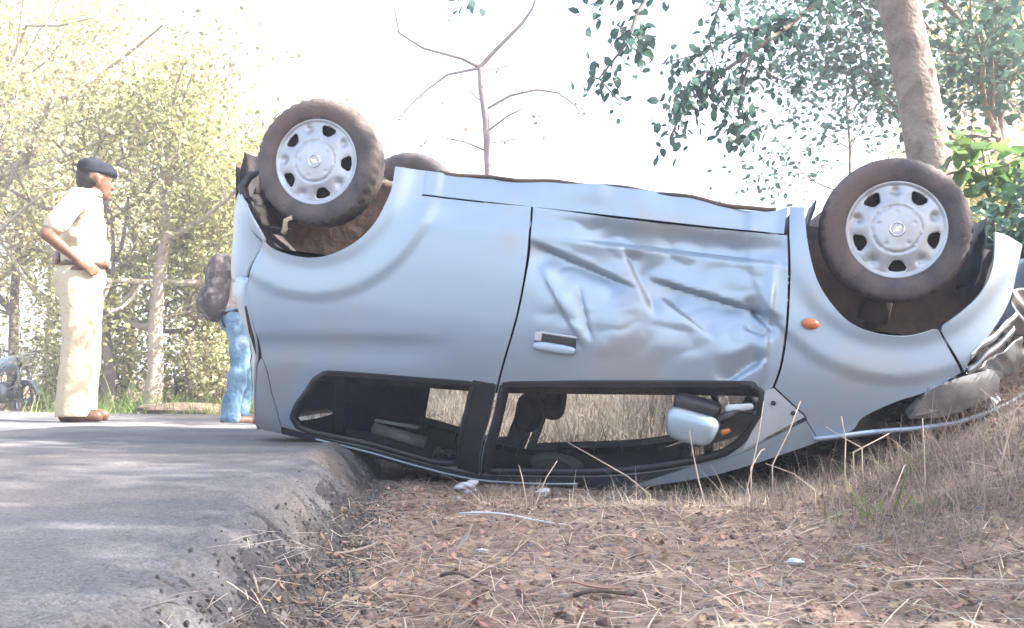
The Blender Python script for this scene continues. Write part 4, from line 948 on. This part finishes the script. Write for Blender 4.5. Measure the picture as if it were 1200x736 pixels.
# other trees beside and beyond it
x = px_base(1000, 12.5)
tree('thin_tree', 'sparse light-leaved tree showing between car and leaning trunk', (x, 12.5, gz(x, 12.5)), 3.4, .025, 'leafC', 2000, .085, 501, None, 'bark', fork=.4, cl=.22, limb=.38)
for i, (px, Y, h, n_, lab) in enumerate([(1178, 8.7, 4.2, 10000, 'dense dark-leaved tree close beyond the leaning trunk'), (1270, 11.5, 5.2, 7000, 'tall dense tree standing behind the dark-leaved tree'), (1150, 15, 4.0, 5000, 'distant bushy tree seen past the leaning trunk')]):
    x = px_base(px, Y); tree('bank_tree', lab, (x, Y, gz(x, Y)), h, .08, ('leafC', 'leafB', 'leafA')[i], n_, .085, 520 + i, 'trees on the bank beyond the car nose', 'bark', fork=.25, cl=.24, limb=.45)
# broad-leaved sapling, its big leaves catching the sun
sb = at(1172, 400, 5.9); t = empty('broad_leaved_sapling', (sb.x, 5.9, gz(sb.x, 5.9))); tag(t, 'broad-leaved sapling with bright green leaves right of the front wheel', 'sapling'); b0 = t.location; mb = MB(); lp = []
for path in ([(1172, 420), (1168, 300), (1160, 230), (1150, 170)], [(1168, 300), (1185, 230), (1195, 190)], [(1160, 230), (1135, 190), (1128, 160)], [(1172, 330), (1205, 270), (1225, 220)]):
    P_ = [wp(a, b, 5.9) for k, (a, b) in enumerate(path)]; mb.tube(P_, [.014 * (1 - .6 * k / 3) for k in range(len(P_))], 6, cap=False)
    for k in range(1, len(P_)):
        for s in np.linspace(.2, 1, 5): lp.append(tuple(P_[k - 1].lerp(P_[k], s)))
mb.build('stem', M['twig'], t); lp = np.array(lp); i = rng.integers(0, len(lp), 170)
leaves_mesh('foliage', lp[i] + rng.normal(0, .07, (170, 3)), .14, M['leafD'], t, droop=.3, tilt=.4)
for i, (px, Y, rx, h) in enumerate([(1190, 6.6, .7, 1.2), (1120, 7.8, .7, .9), (1230, 5.2, .7, 1.1)]):
    shrub('bank_shrub', ('olive leafy shrub behind the broad-leaved sapling', 'sunlit low shrub at the foot of the leaning tree', 'dark green shrub close beyond the car nose')[i], px_base(px, Y), Y, rx, h, ('leafB', 'leafA', 'leafC')[i], 2400, .07, 340 + i, 'shrubs on the dry bank')
# trees beside the road to the right of the camera: they throw the dappled shade
for i, (x, y, h) in enumerate([(5.0, .2, 4.8), (6.2, 1.2, 5.2), (7.6, 3.2, 5.6), (6.6, -1.6, 5.0), (9.5, 1.6, 6.4)]):
    tree('shade_tree', 'spreading roadside tree on the high bank shading the road', (x, y, gz(x, y)), h, .13, 'leafB', 4200, .12, 560 + i, 'shade trees beside the road', 'bark', fork=.35, cl=.33, limb=.5)

# ------------------------------------------------------------------ rocks and litter
def rock(name, p, s, m_, label, cat, group=None, seed=0, sub=3, amp=.5):
    bm = bmesh.new(); bmesh.ops.create_icosphere(bm, subdivisions=sub, radius=1); mb = MB(); mb.add([tuple(v.co) for v in bm.verts], [tuple(v.index for v in f.verts) for f in bm.faces]); bm.free()
    o = mb.build(name, m_, None, smooth=False); displace(o, amp, 1.3, seed); displace(o, amp * .5, 3.5, seed + 9); o.scale = s; o.location = p; o.rotation_euler = (0, 0, seed * 1.3); return tag(o, label, cat, group)
# motorbike parked beyond the far verge, on lower ground
bpos = ((4 - 600) / FOC * 14.0, 14.0); bk = empty('motorbike', (bpos[0], bpos[1], gz(*bpos)), R(-32)); tag(bk, 'small motorbike with pale blue tank parked off the far road verge', 'motorbike')
for wx in (-.62, .62):
    wh = empty('wheel'); wh.parent = bk; wh.location = (wx, 0, .29)
    mb = MB(); mb.lathe([(.235, .03), (.26, .042), (.285, .03), (.29, 0), (.285, -.03), (.26, -.042), (.235, -.03), (.235, .03)], 32); mb.build('tyre', M['tyre'], wh)
    mb = MB(); mb.lathe([(.238, .02), (.225, .015), (.225, -.015), (.238, -.02)], 32)
    mb.build('rim', M['chrome'], wh)
    mb = MB(); mb.lathe([(.0001, .06), (.05, .06), (.05, -.06), (.0001, -.06)], 20); mb.build('hub', M['crumple'], wh)
    for k in range(10): mb = MB(); mb.tube([(.04 * math.cos(k * .628), .02 * (-1) ** k, .04 * math.sin(k * .628)), (.23 * math.cos(k * .628 + .3), 0, .23 * math.sin(k * .628 + .3))], .003, 4); mb.build('spoke', M['chrome'], wh)
for s_ in (-1, 1): mb = MB(); mb.tube([(.62, s_ * .075, .29), (.52, s_ * .075, .62), (.43, s_ * .06, .90)], .02, 8); mb.build('fork', M['crumple'], bk)
mb = MB(); mb.grid([[(.62 + .31 * math.cos(a), y_, .29 + .31 * math.sin(a)) for y_ in (-.055, 0, .055)] for a in np.linspace(.35, 2.6, 14)]); o = mb.build('mudguard', M['bikeblue'], bk); m_ = o.modifiers.new('solid', 'SOLIDIFY'); m_.thickness = .008
mb = MB(); mb.tube([(.43, 0, .84), (.20, 0, .45), (-.10, 0, .36), (-.45, 0, .62), (-.05, 0, .72), (.40, 0, .80)], .025, 8); mb.build('frame', M['black'], bk)
mb = MB(); V, F_ = superbox((.17, .13, .15), 3); mb.add([(a + .06, b, c + .42) for a, b, c in V], F_); mb.build('engine', M['crumple'], bk)
mb = MB(); V, F_ = superbox((.24, .12, .11), 2.6); mb.add([(a + .16, b, c + .82 + .1 * a) for a, b, c in V], F_); mb.build('fuel_tank', M['bikeblue'], bk)
mb = MB(); V, F_ = superbox((.32, .12, .05), 3); mb.add([(a - .33, b, c + .80) for a, b, c in V], F_); mb.build('seat', M['black'], bk)
mb = MB(); V, F_ = superbox((.16, .10, .10), 3); mb.add([(a - .35, b, c + .64) for a, b, c in V], F_); mb.build('side_cover', M['bikeblue'], bk)
mb = MB(); mb.tube([(.22, -.36, 1.00), (.34, -.28, 1.02), (.43, -.08, .95), (.43, .08, .95), (.34, .28, 1.02), (.22, .36, 1.00)], .014, 8); mb.build('handlebar', M['black'], bk)
mb = MB(); mb.lathe([(.0001, .0), (.085, .01), (.09, -.02), (.06, -.10), (.0001, -.12)], 24); mb.v = [(.56 + b, a, .90 + c) for a, b, c in mb.v]; mb.build('headlamp', M['white'], bk)
for s_ in (-1, 1):
    mb = MB(); mb.tube([(.33, s_ * .28, 1.02), (.31, s_ * .33, 1.16)], .007, 6); mb.capsule((.31, s_ * .30, 1.19), (.31, s_ * .38, 1.19), .042, .042, .4, (1, 0, 0)); mb.build('mirror', M['black'], bk)
mb = MB(); mb.tube([(.1, -.13, .34), (-.1, -.15, .25), (-.5, -.16, .27), (-.78, -.16, .31)], [.02, .025, .038, .04], 10); mb.build('exhaust', M['chrome'], bk)
mp = at(185, 480, 11.0); rock('earth_mound', (mp.x + .25, 11.4, -.10), (.7, .4, .16), M['dirt'], 'low mound of bare pale earth at the flared tree foot', 'mound', None, 3, 4, .5)
def onz(x, y): return float(surf_z(np.array(x), np.array(y)))
def onpt(px, py):
    """ground point the photograph shows at px, py"""
    for Y in np.arange(.8, 6, .01):
        p = at(px, py, Y)
        if p.z <= onz(p.x, Y): return Vector((p.x, Y, onz(p.x, Y)))
    return at(px, py, 3)
def stick(name, a, b, r0, m_, label, cat, bend=.01, group=None, z=.012):
    A = onpt(*a); B = onpt(*b); pts = [A.lerp(B, s) + Vector((0, 0, z + bend * math.sin(s * PI * 1.5))) for s in np.linspace(0, 1, 8)]
    mb = MB(); mb.tube(pts, [r0 * (1 - .4 * s) for s in np.linspace(0, 1, 8)], 7); return tag(mb.build(name, m_), label, cat, group)
stick('white_stick', (538, 607), (664, 617), .0038, M['white'], 'thin white stick lying on the dirt before the car', 'stick')
stick('dark_twig', (516, 682), (572, 688), .0045, M['twig'], 'short dark twig half buried near the broken road edge', 'twig')
stick('dark_twig', (672, 706), (742, 700), .0045, M['twig'], 'dark crooked twig on the bare reddish dirt', 'twig', .006)
stick('pale_stalk', (690, 640), (760, 632), .002, M['straw'], 'long pale dry stalk lying on the dirt', 'stalk')
stick('pale_stalk', (1040, 690), (1190, 684), .0026, M['straw'], 'pale straight stalk lying in the shaded leaf litter', 'stalk', .004)
def leafthing(name, px, py, size, m_, label, rz=0, tilt=0, cat='leaf'):
    p = onpt(px, py); V = []; 
    for u in np.linspace(-1, 1, 9):
        wv = (1 - u * u) ** .7 * .3
        for v in (-1, -.5, 0, .5, 1): V.append((u, v * wv, .15 * u * u + .25 * abs(v) * wv))
    F_ = [(i * 5 + j, i * 5 + j + 1, (i + 1) * 5 + j + 1, (i + 1) * 5 + j) for i in range(8) for j in range(4)]
    o = mesh_obj(name, np.array(V) * size, F_, m_); o.location = p + Vector((0, 0, .012 + size * .5 * abs(math.sin(tilt)))); o.rotation_euler = (0, tilt, rz); m2 = o.modifiers.new('solid', 'SOLIDIFY'); m2.thickness = .0012
    return tag(o, label, cat)
leafthing('pale_leaf', 546, 646, .042, M['straw'], 'curled cream leaf standing on edge on the dirt', R(25), R(-55))
leafthing('pale_leaf', 418, 655, .05, M['straw'], 'cream dry leaf lying at the foot of the broken road edge', R(10), R(-12))
leafthing('brown_leaf', 700, 700, .06, M['leaf_dry'], 'large rust-brown leaf lying flat on the dirt', R(5), R(8))
def blob(name, px, py, r_, m_, label, cat, seed, sc=(1, 1, 1)):
    p = onpt(px, py); bm = bmesh.new(); bmesh.ops.create_icosphere(bm, subdivisions=4, radius=r_); mb = MB(); mb.add([tuple(v.co) for v in bm.verts], [tuple(v.index for v in f.verts) for f in bm.faces]); bm.free()
    o = mb.build(name, m_); displace(o, r_ * 1.3, 1.4 / r_, seed); o.scale = sc; o.location = p + Vector((0, 0, r_ * sc[2] * .7)); return tag(o, label, cat)
blob('plastic_scrap', 549, 577, .036, M['whitebag'], 'crumpled white plastic scrap lying against the car roof', 'plastic', 3, (1, .8, .8))
blob('plastic_scrap', 635, 581, .022, M['whitebag'], 'small pale plastic scrap under the front door', 'plastic', 6, (1.2, .8, .7))
blob('paper_scrap', 932, 663, .016, M['white'], 'tiny white paper scrap on the shaded dirt', 'paper', 8, (1.2, 1, .5))
blob('paper_scrap', 564, 648, .010, M['whitebag'], 'tiny bluish white scrap beside the upright cream leaf', 'paper', 9, (1.3, 1, .6))
blob('red_stone', 662, 727, .018, M['clod'], 'reddish brown stone on the bare dirt', 'stone', 5, (1.1, 1, 1))
blob('red_stone', 486, 578, .014, M['clod'], 'small reddish stone below the car window', 'stone', 7)
# dry stems standing in front of the car
for i, (path, Y) in enumerate([([(826, 590), (818, 560), (812, 530), (808, 505)], 3.35), ([(762, 580), (735, 558), (700, 538), (665, 518)], 3.5), ([(628, 590), (640, 560), (653, 540)], 3.5), ([(617, 588), (612, 560), (608, 545)], 3.55), ([(873, 585), (882, 545), (890, 505), (895, 470)], 3.3), ([(880, 548), (892, 528), (896, 526)], 3.3), ([(990, 545), (991, 515), (986, 488)], 3.2), ([(1084, 560), (1083, 520), (1081, 490)], 3.15), ([(1186, 560), (1178, 500), (1160, 465), (1148, 455)], 3.1), ([(1172, 545), (1190, 480), (1215, 455)], 3.1), ([(905, 545), (925, 505), (938, 470)], 3.3), ([(955, 575), (930, 555), (897, 543)], 3.25), ([(1030, 620), (1050, 570), (1060, 545)], 2.9), ([(1010, 525), (975, 505), (968, 500)], 3.25), ([(1000, 530), (1035, 512), (1042, 508)], 3.2)]):
    P_ = [at(a, b, Y + .03 * k) for k, (a, b) in enumerate(path)]; P_ = [Vector((P_[0].x, P_[0].y, onz(P_[0].x, P_[0].y) - .01))] + P_ if P_[0].z > onz(P_[0].x, P_[0].y) else P_
    mb = MB(); n_ = len(P_); mb.tube(P_, [.0032 * (1 - .55 * k / (n_ - 1)) for k in range(n_)], 6)
    tag(mb.build('dry_stalk', M['straw']), 'thin dry straw-coloured stem standing in front of the car', 'stem', 'dry stems before the car')

# ------------------------------------------------------------------ people (facing +x in their own axes)
def hand(mb, w_, d, up, s=1.0, curl=.5):
    """palm and five bent fingers from wrist w_ along d, back of hand towards up"""
    w_ = Vector(w_); d = Vector(d).normalized(); up = Vector(up); up = (up - d * up.dot(d)).normalized(); sd = d.cross(up)
    mb.capsule(w_, w_ + d * .075 * s, .030 * s, .036 * s, .5, up)
    for k, (o_, L) in enumerate(((-.030, .062), (-.010, .074), (.011, .070), (.031, .054))):
        p = w_ + d * .085 * s + sd * o_ * s; q_ = d
        for j, f in enumerate((.45, .32, .23)):
            q_ = (q_ - up * curl * (.35 + .2 * j)).normalized(); e = p + q_ * L * f * s; mb.capsule(p, e, .0095 * s, .0085 * s); p = e
    p = w_ + d * .025 * s - sd * .030 * s; q_ = (d * .7 - sd * .7 - up * .2).normalized(); e = p + q_ * .035 * s; mb.capsule(p, e, .012 * s, .010 * s); mb.capsule(e, e + (d - up * .3).normalized() * .03 * s, .010 * s, .009 * s)
def head(mb, c, face, s=1.0):
    c = Vector(c); f = Vector(face).normalized(); u = Vector((0, 0, 1)); l = u.cross(f)
    def P(a, b, h_): return c + (f * a + l * b + u * h_) * s
    mb.capsule(P(-.02, 0, .035), P(.015, 0, .03), .085 * s, .078 * s, .9, l)
    mb.capsule(P(.03, 0, -.02), P(.045, 0, -.07), .062 * s, .040 * s, .95, l)       # face and jaw
    mb.capsule(P(.075, 0, -.098), P(.08, 0, -.092), .018 * s, .018 * s)                # chin
    mb.capsule(P(.088, 0, .005), P(.108, 0, -.03), .010 * s, .014 * s)                # nose
    mb.capsule(P(.086, -.015, -.062), P(.086, .015, -.062), .011 * s, .011 * s)       # lips
    mb.capsule(P(.075, -.03, .022), P(.075, .03, .022), .014 * s, .014 * s)           # brow
    for sgn in (-1, 1): mb.capsule(P(-.005, sgn * .078, .012), P(0, sgn * .077, -.028), .019 * s, .013 * s, .5, l)
    return P
def eyes(P, par, s=1.0):
    for sgn in (-1, 1):
        mb = MB(); mb.capsule(P(.070, sgn * .03, .003), P(.071, sgn * .03, .003), .011 * s, .011 * s); mb.build('eye', M['white'], par); mb = MB(); mb.capsule(P(.079, sgn * .03, .003), P(.080, sgn * .03, .003), .005, .005); mb.build('pupil', M['hair'], par)

def policeman():
    ps = empty('person', (at(92, 450, 6.3).x, 6.3, float(road_z(at(92, 450, 6.3).x, 6.3)))); ps.rotation_euler = (0, 0, R(14))
    tag(ps, 'man in cream uniform and navy beret standing with a hand on his hip', 'person')
    fc = Vector((.92, .38, -.06)); hc = Vector((.065, 0, 1.535))
    body = MB(); P = head(body, hc, fc)
    body.capsule((.0, 0, 1.34), (.045, 0, 1.46), .052, .052)
    body.capsule((0, 0, 1.0), (-.01, 0, 1.28), .10, .095, 1.15)
    rs, re, rh = Vector((-.01, -.20, 1.36)), Vector((-.155, -.30, 1.14)), Vector((.00, -.215, 1.005))
    ls, le, lh = Vector((-.01, .20, 1.36)), Vector((-.16, .26, 1.13)), Vector((-.165, .06, 1.02))
    for a, b, c, d, u in ((rs, re, rh, (.55, .15, -.35), (.2, -1, .3)), (ls, le, lh, (.1, -1, .05), (-1, 0, .1))):
        body.capsule(a, b, .052, .042); body.capsule(b, c, .041, .027); hand(body, c, d, u)
    for s_ in (-1, 1):
        body.capsule((0, s_ * .09, .92), (.01, s_ * .10, .50), .085, .055); body.capsule((.01, s_ * .10, .50), (-.01, s_ * .10, .09), .052, .036)
    b = body.build('body', M['skin'], ps, remesh=.008, sm=3); eyes(P, ps)
    sh = MB(); sh.capsule((.005, 0, 1.03), (.0, 0, 1.16), .140, .135, 1.15, (0, 1, 0)); sh.capsule((0, 0, 1.16), (.0, 0, 1.33), .138, .12, 1.25, (0, 1, 0)); sh.capsule((.02, 0, 1.36), (.03, 0, 1.40), .085, .075, 1.1, (0, 1, 0)); sh.capsule((-.01, -.15, 1.37), (-.01, .15, 1.37), .075, .075); sh.capsule((.04, 0, 1.05), (.045, 0, 1.10), .125, .12, 1.0)
    for a, b_ in ((rs, re), (ls, le)):
        sh.capsule(a + Vector((0, 0, .01)), a.lerp(b_, .72), .070, .070)
    o = sh.build('shirt', M['khakishirt'], ps, remesh=.012, sm=5); displace(o, .022, 12, 5)
    col = MB(); col.lathe([(.062, 0), (.075, -.012), (.078, .02), (.066, .04), (.062, .03)], 24, 'z', (.033, 0, 1.435)); col.build('collar', M['khakishirt'], ps)
    ep = MB(); 
    for s_ in (-1, 1): ep = MB(); ep.box((-.01, s_ * .15, 1.455), (.05, .11, .012), Matrix.Rotation(-s_ * .2, 3, 'X')); ep.build('epaulette', M['khaki'], ps, bevel=.003)
    tr_ = MB(); tr_.capsule((0, 0, .965), (0, 0, .90), .140, .150, 1.12, (0, 1, 0)); tr_.capsule((-.045, 0, .90), (-.045, 0, .84), .125, .11, 1.2, (0, 1, 0))
    for s_ in (-1, 1):
        tr_.capsule((0, s_ * .085, .86), (.015, s_ * .10, .50), .118, .102); tr_.capsule((.015, s_ * .10, .50), (-.01, s_ * .105, .06), .102, .108)
    o = tr_.build('trousers', M['khaki'], ps, remesh=.012, sm=5); displace(o, .009, 9, 9)
    for v in o.data.vertices: v.co.z = max(v.co.z, .035)
    bl = MB(); bl.lathe([(.136, -.02), (.144, -.02), (.144, .02), (.136, .02)], 40, 'z'); bl.v = [(a * 1.04 + .012, b_ * 1.12, c + .995) for a, b_, c in bl.v]; bl.build('belt', M['leather'], ps)
    bu = MB(); bu.box((.165, 0, .995), (.012, .05, .045)); bu.build('belt_buckle', M['chrome'], ps, bevel=.003)
    for s_ in (-1, 1):
        sh = MB(); sh.capsule((-.05, s_ * .105, .042), (.13, s_ * .12, .036), .045, .040, .95); o = sh.build('shoe', M['leather'], ps)
        for v in o.data.vertices: v.co.z = max(v.co.z, .002)
    hr = MB(); hr.capsule(hc + Vector((-.035, 0, .03)), hc + Vector((-.03, 0, .05)), .090, .088, .95); hr.capsule(hc + Vector((-.055, 0, -.01)), hc + Vector((-.05, 0, -.04)), .066, .055, 1.0); o = hr.build('hair', M['hair'], ps, remesh=.01, sm=2)
    be = MB(); f = fc.normalized(); l = Vector((0, 0, 1)).cross(f)
    def Q(a, b_, h_): return hc + f * a + l * b_ + Vector((0, 0, 1)) * h_
    be.capsule(Q(-.06, 0, .085), Q(.06, 0, .085), .058, .045, 1.65, l); be.capsule(Q(-.055, 0, .075), Q(-.03, 0, .11), .060, .045, 1.4, l); be.capsule(Q(.08, -.03, .072), Q(.105, .0, .062), .03, .022, 1.6, l); be.capsule(Q(-.08, 0, .055), Q(.07, 0, .055), .025, .025, 3.6, l)
    o = be.build('beret', M['navy'], ps, remesh=.01, sm=4)
    return ps
policeman()

def bag_man():
    x = at(276, 450, 8.2).x; ps = empty('person', (x, 8.2, float(road_z(x, 8.2)))); ps.rotation_euler = (0, 0, R(20))
    tag(ps, 'person in blue jeans with a grey backpack standing behind the car tail', 'person')
    hc = Vector((.13, 0, 1.50)); body = MB(); P = head(body, hc, (1, .2, -.15))
    body.capsule((.06, 0, 1.30), (.10, 0, 1.42), .058, .052); body.capsule((0, 0, .98), (.05, 0, 1.26), .11, .13, 1.2)
    arms = ((Vector((.05, -.19, 1.31)), Vector((.06, -.25, 1.04)), Vector((.22, -.18, .98)), (1, .3, .1), (0, -.3, 1)), (Vector((.05, .19, 1.31)), Vector((.08, .25, 1.04)), Vector((.24, .14, .98)), (1, -.3, .1), (0, .3, 1)))
    for a, b, c, d, u in arms: body.capsule(a, b, .05, .04); body.capsule(b, c, .04, .026); hand(body, c, d, u)
    legs = ((-1, Vector((.00, -.09, .90)), Vector((.02, -.10, .48)), Vector((-.04, -.10, .08))), (1, Vector((.02, .09, .90)), Vector((.14, .10, .50)), Vector((.05, .12, .09))))
    for s_, a, b, c in legs: body.capsule(a, b, .082, .054); body.capsule(b, c, .05, .036)
    body.build('body', M['skin'], ps, remesh=.009, sm=3); eyes(P, ps)
    sh = MB(); sh.capsule((.01, 0, .96), (.03, 0, 1.12), .142, .14, 1.15, (0, 1, 0)); sh.capsule((.03, 0, 1.12), (.05, 0, 1.26), .14, .125, 1.25, (0, 1, 0)); sh.capsule((.05, -.14, 1.31), (.05, .14, 1.31), .07, .07)
    for a in arms: sh.capsule(a[0], a[0].lerp(a[1], .75), .07, .064)
    o = sh.build('shirt', M['plaid'], ps, remesh=.012, sm=5); displace(o, .02, 12, 6)
    je = MB(); je.capsule((0, 0, .93), (0, 0, .87), .138, .145, 1.12, (0, 1, 0))
    for s_, a, b, c in legs: je.capsule(a - Vector((0, 0, .04)), b, .105, .082); je.capsule(b, c, .082, .075)
    o = je.build('jeans', M['denim'], ps, remesh=.012, sm=5); displace(o, .028, 11, 3)
    for s_, a, b, c in legs:
        f = MB(); f.capsule((c.x - .04, c.y, .042), (c.x + .14, c.y + .02, .036), .044, .038); o = f.build('shoe', M['leather'], ps)
        for v in o.data.vertices: v.co.z = max(v.co.z, .002)
    hr = MB(); hr.capsule(hc + Vector((-.02, 0, .05)), hc + Vector((.02, 0, .055)), .092, .088, .95); hr.capsule(hc + Vector((-.05, 0, 0)), hc + Vector((-.04, 0, -.04)), .068, .055); hr.build('hair', M['hair'], ps, remesh=.01, sm=2)
    bp = empty('backpack', tuple(ps.matrix_world @ Vector((0, 0, 0)))); bp.location = ps.location; bp.rotation_euler = ps.rotation_euler
    tag(bp, 'grey brown backpack carried by the person behind the car tail', 'backpack')
    b = MB(); V, F_ = superbox((.105, .165, .275), 3.2); b.add([(a - .16 + .12 * c, y_, c + 1.13) for a, y_, c in V], F_); o = b.build('pack_body', M['pack'], bp, remesh=.012, sm=4); displace(o, .03, 10, 2)
    b = MB(); b.capsule((-.265, 0, .96), (-.245, 0, 1.08), .06, .055, 1.9, (0, 1, 0)); o = b.build('front_pocket', M['pack'], bp, remesh=.012, sm=3); displace(o, .02, 12, 7)
    for s_ in (-1, 1):
        b = MB(); b.tube([(-.10, s_ * .10, 1.30), (.0, s_ * .12, 1.405), (.10, s_ * .12, 1.37), (.19, s_ * .13, 1.22), (.15, s_ * .17, 1.05), (.0, s_ * .185, .93), (-.12, s_ * .12, .90)], .014, 6); b.build('shoulder_strap', M['black'], bp)
    b = MB(); b.tube([(-.11, -.12, .80), (.03, -.155, .755), (.17, -.10, .74)], .009, 6); b.tube([(-.12, -.10, .93), (-.13, -.12, .86), (-.11, -.12, .80)], .009, 6); b.build('loose_strap', M['black'], bp)
bag_man()
# ------------------------------------------------------------------ thin volume added to imitate lens glare and overexposure
VEIL = .0095
mb = MB(); mb.box((0, 400, 5.5), (1830, 2230, 17.0)); hz = mb.build('glare_veil', None, None, smooth=False)
hm = bpy.data.materials.new('glare_veil_volume'); hm.use_nodes = True; N = hm.node_tree.nodes; N.remove(N['Principled BSDF'])
pv = N.new('ShaderNodeVolumePrincipled'); pv.inputs['Color'].default_value = (.95, .97, 1.0, 1); pv.inputs['Density'].default_value = VEIL; pv.inputs['Anisotropy'].default_value = .2
hm.node_tree.links.new(pv.outputs[0], N['Material Output'].inputs['Volume']); hz.data.materials.append(hm)
tag(hz, 'pale veil added to the air to imitate lens glare', 'glare_veil', kind='stuff')
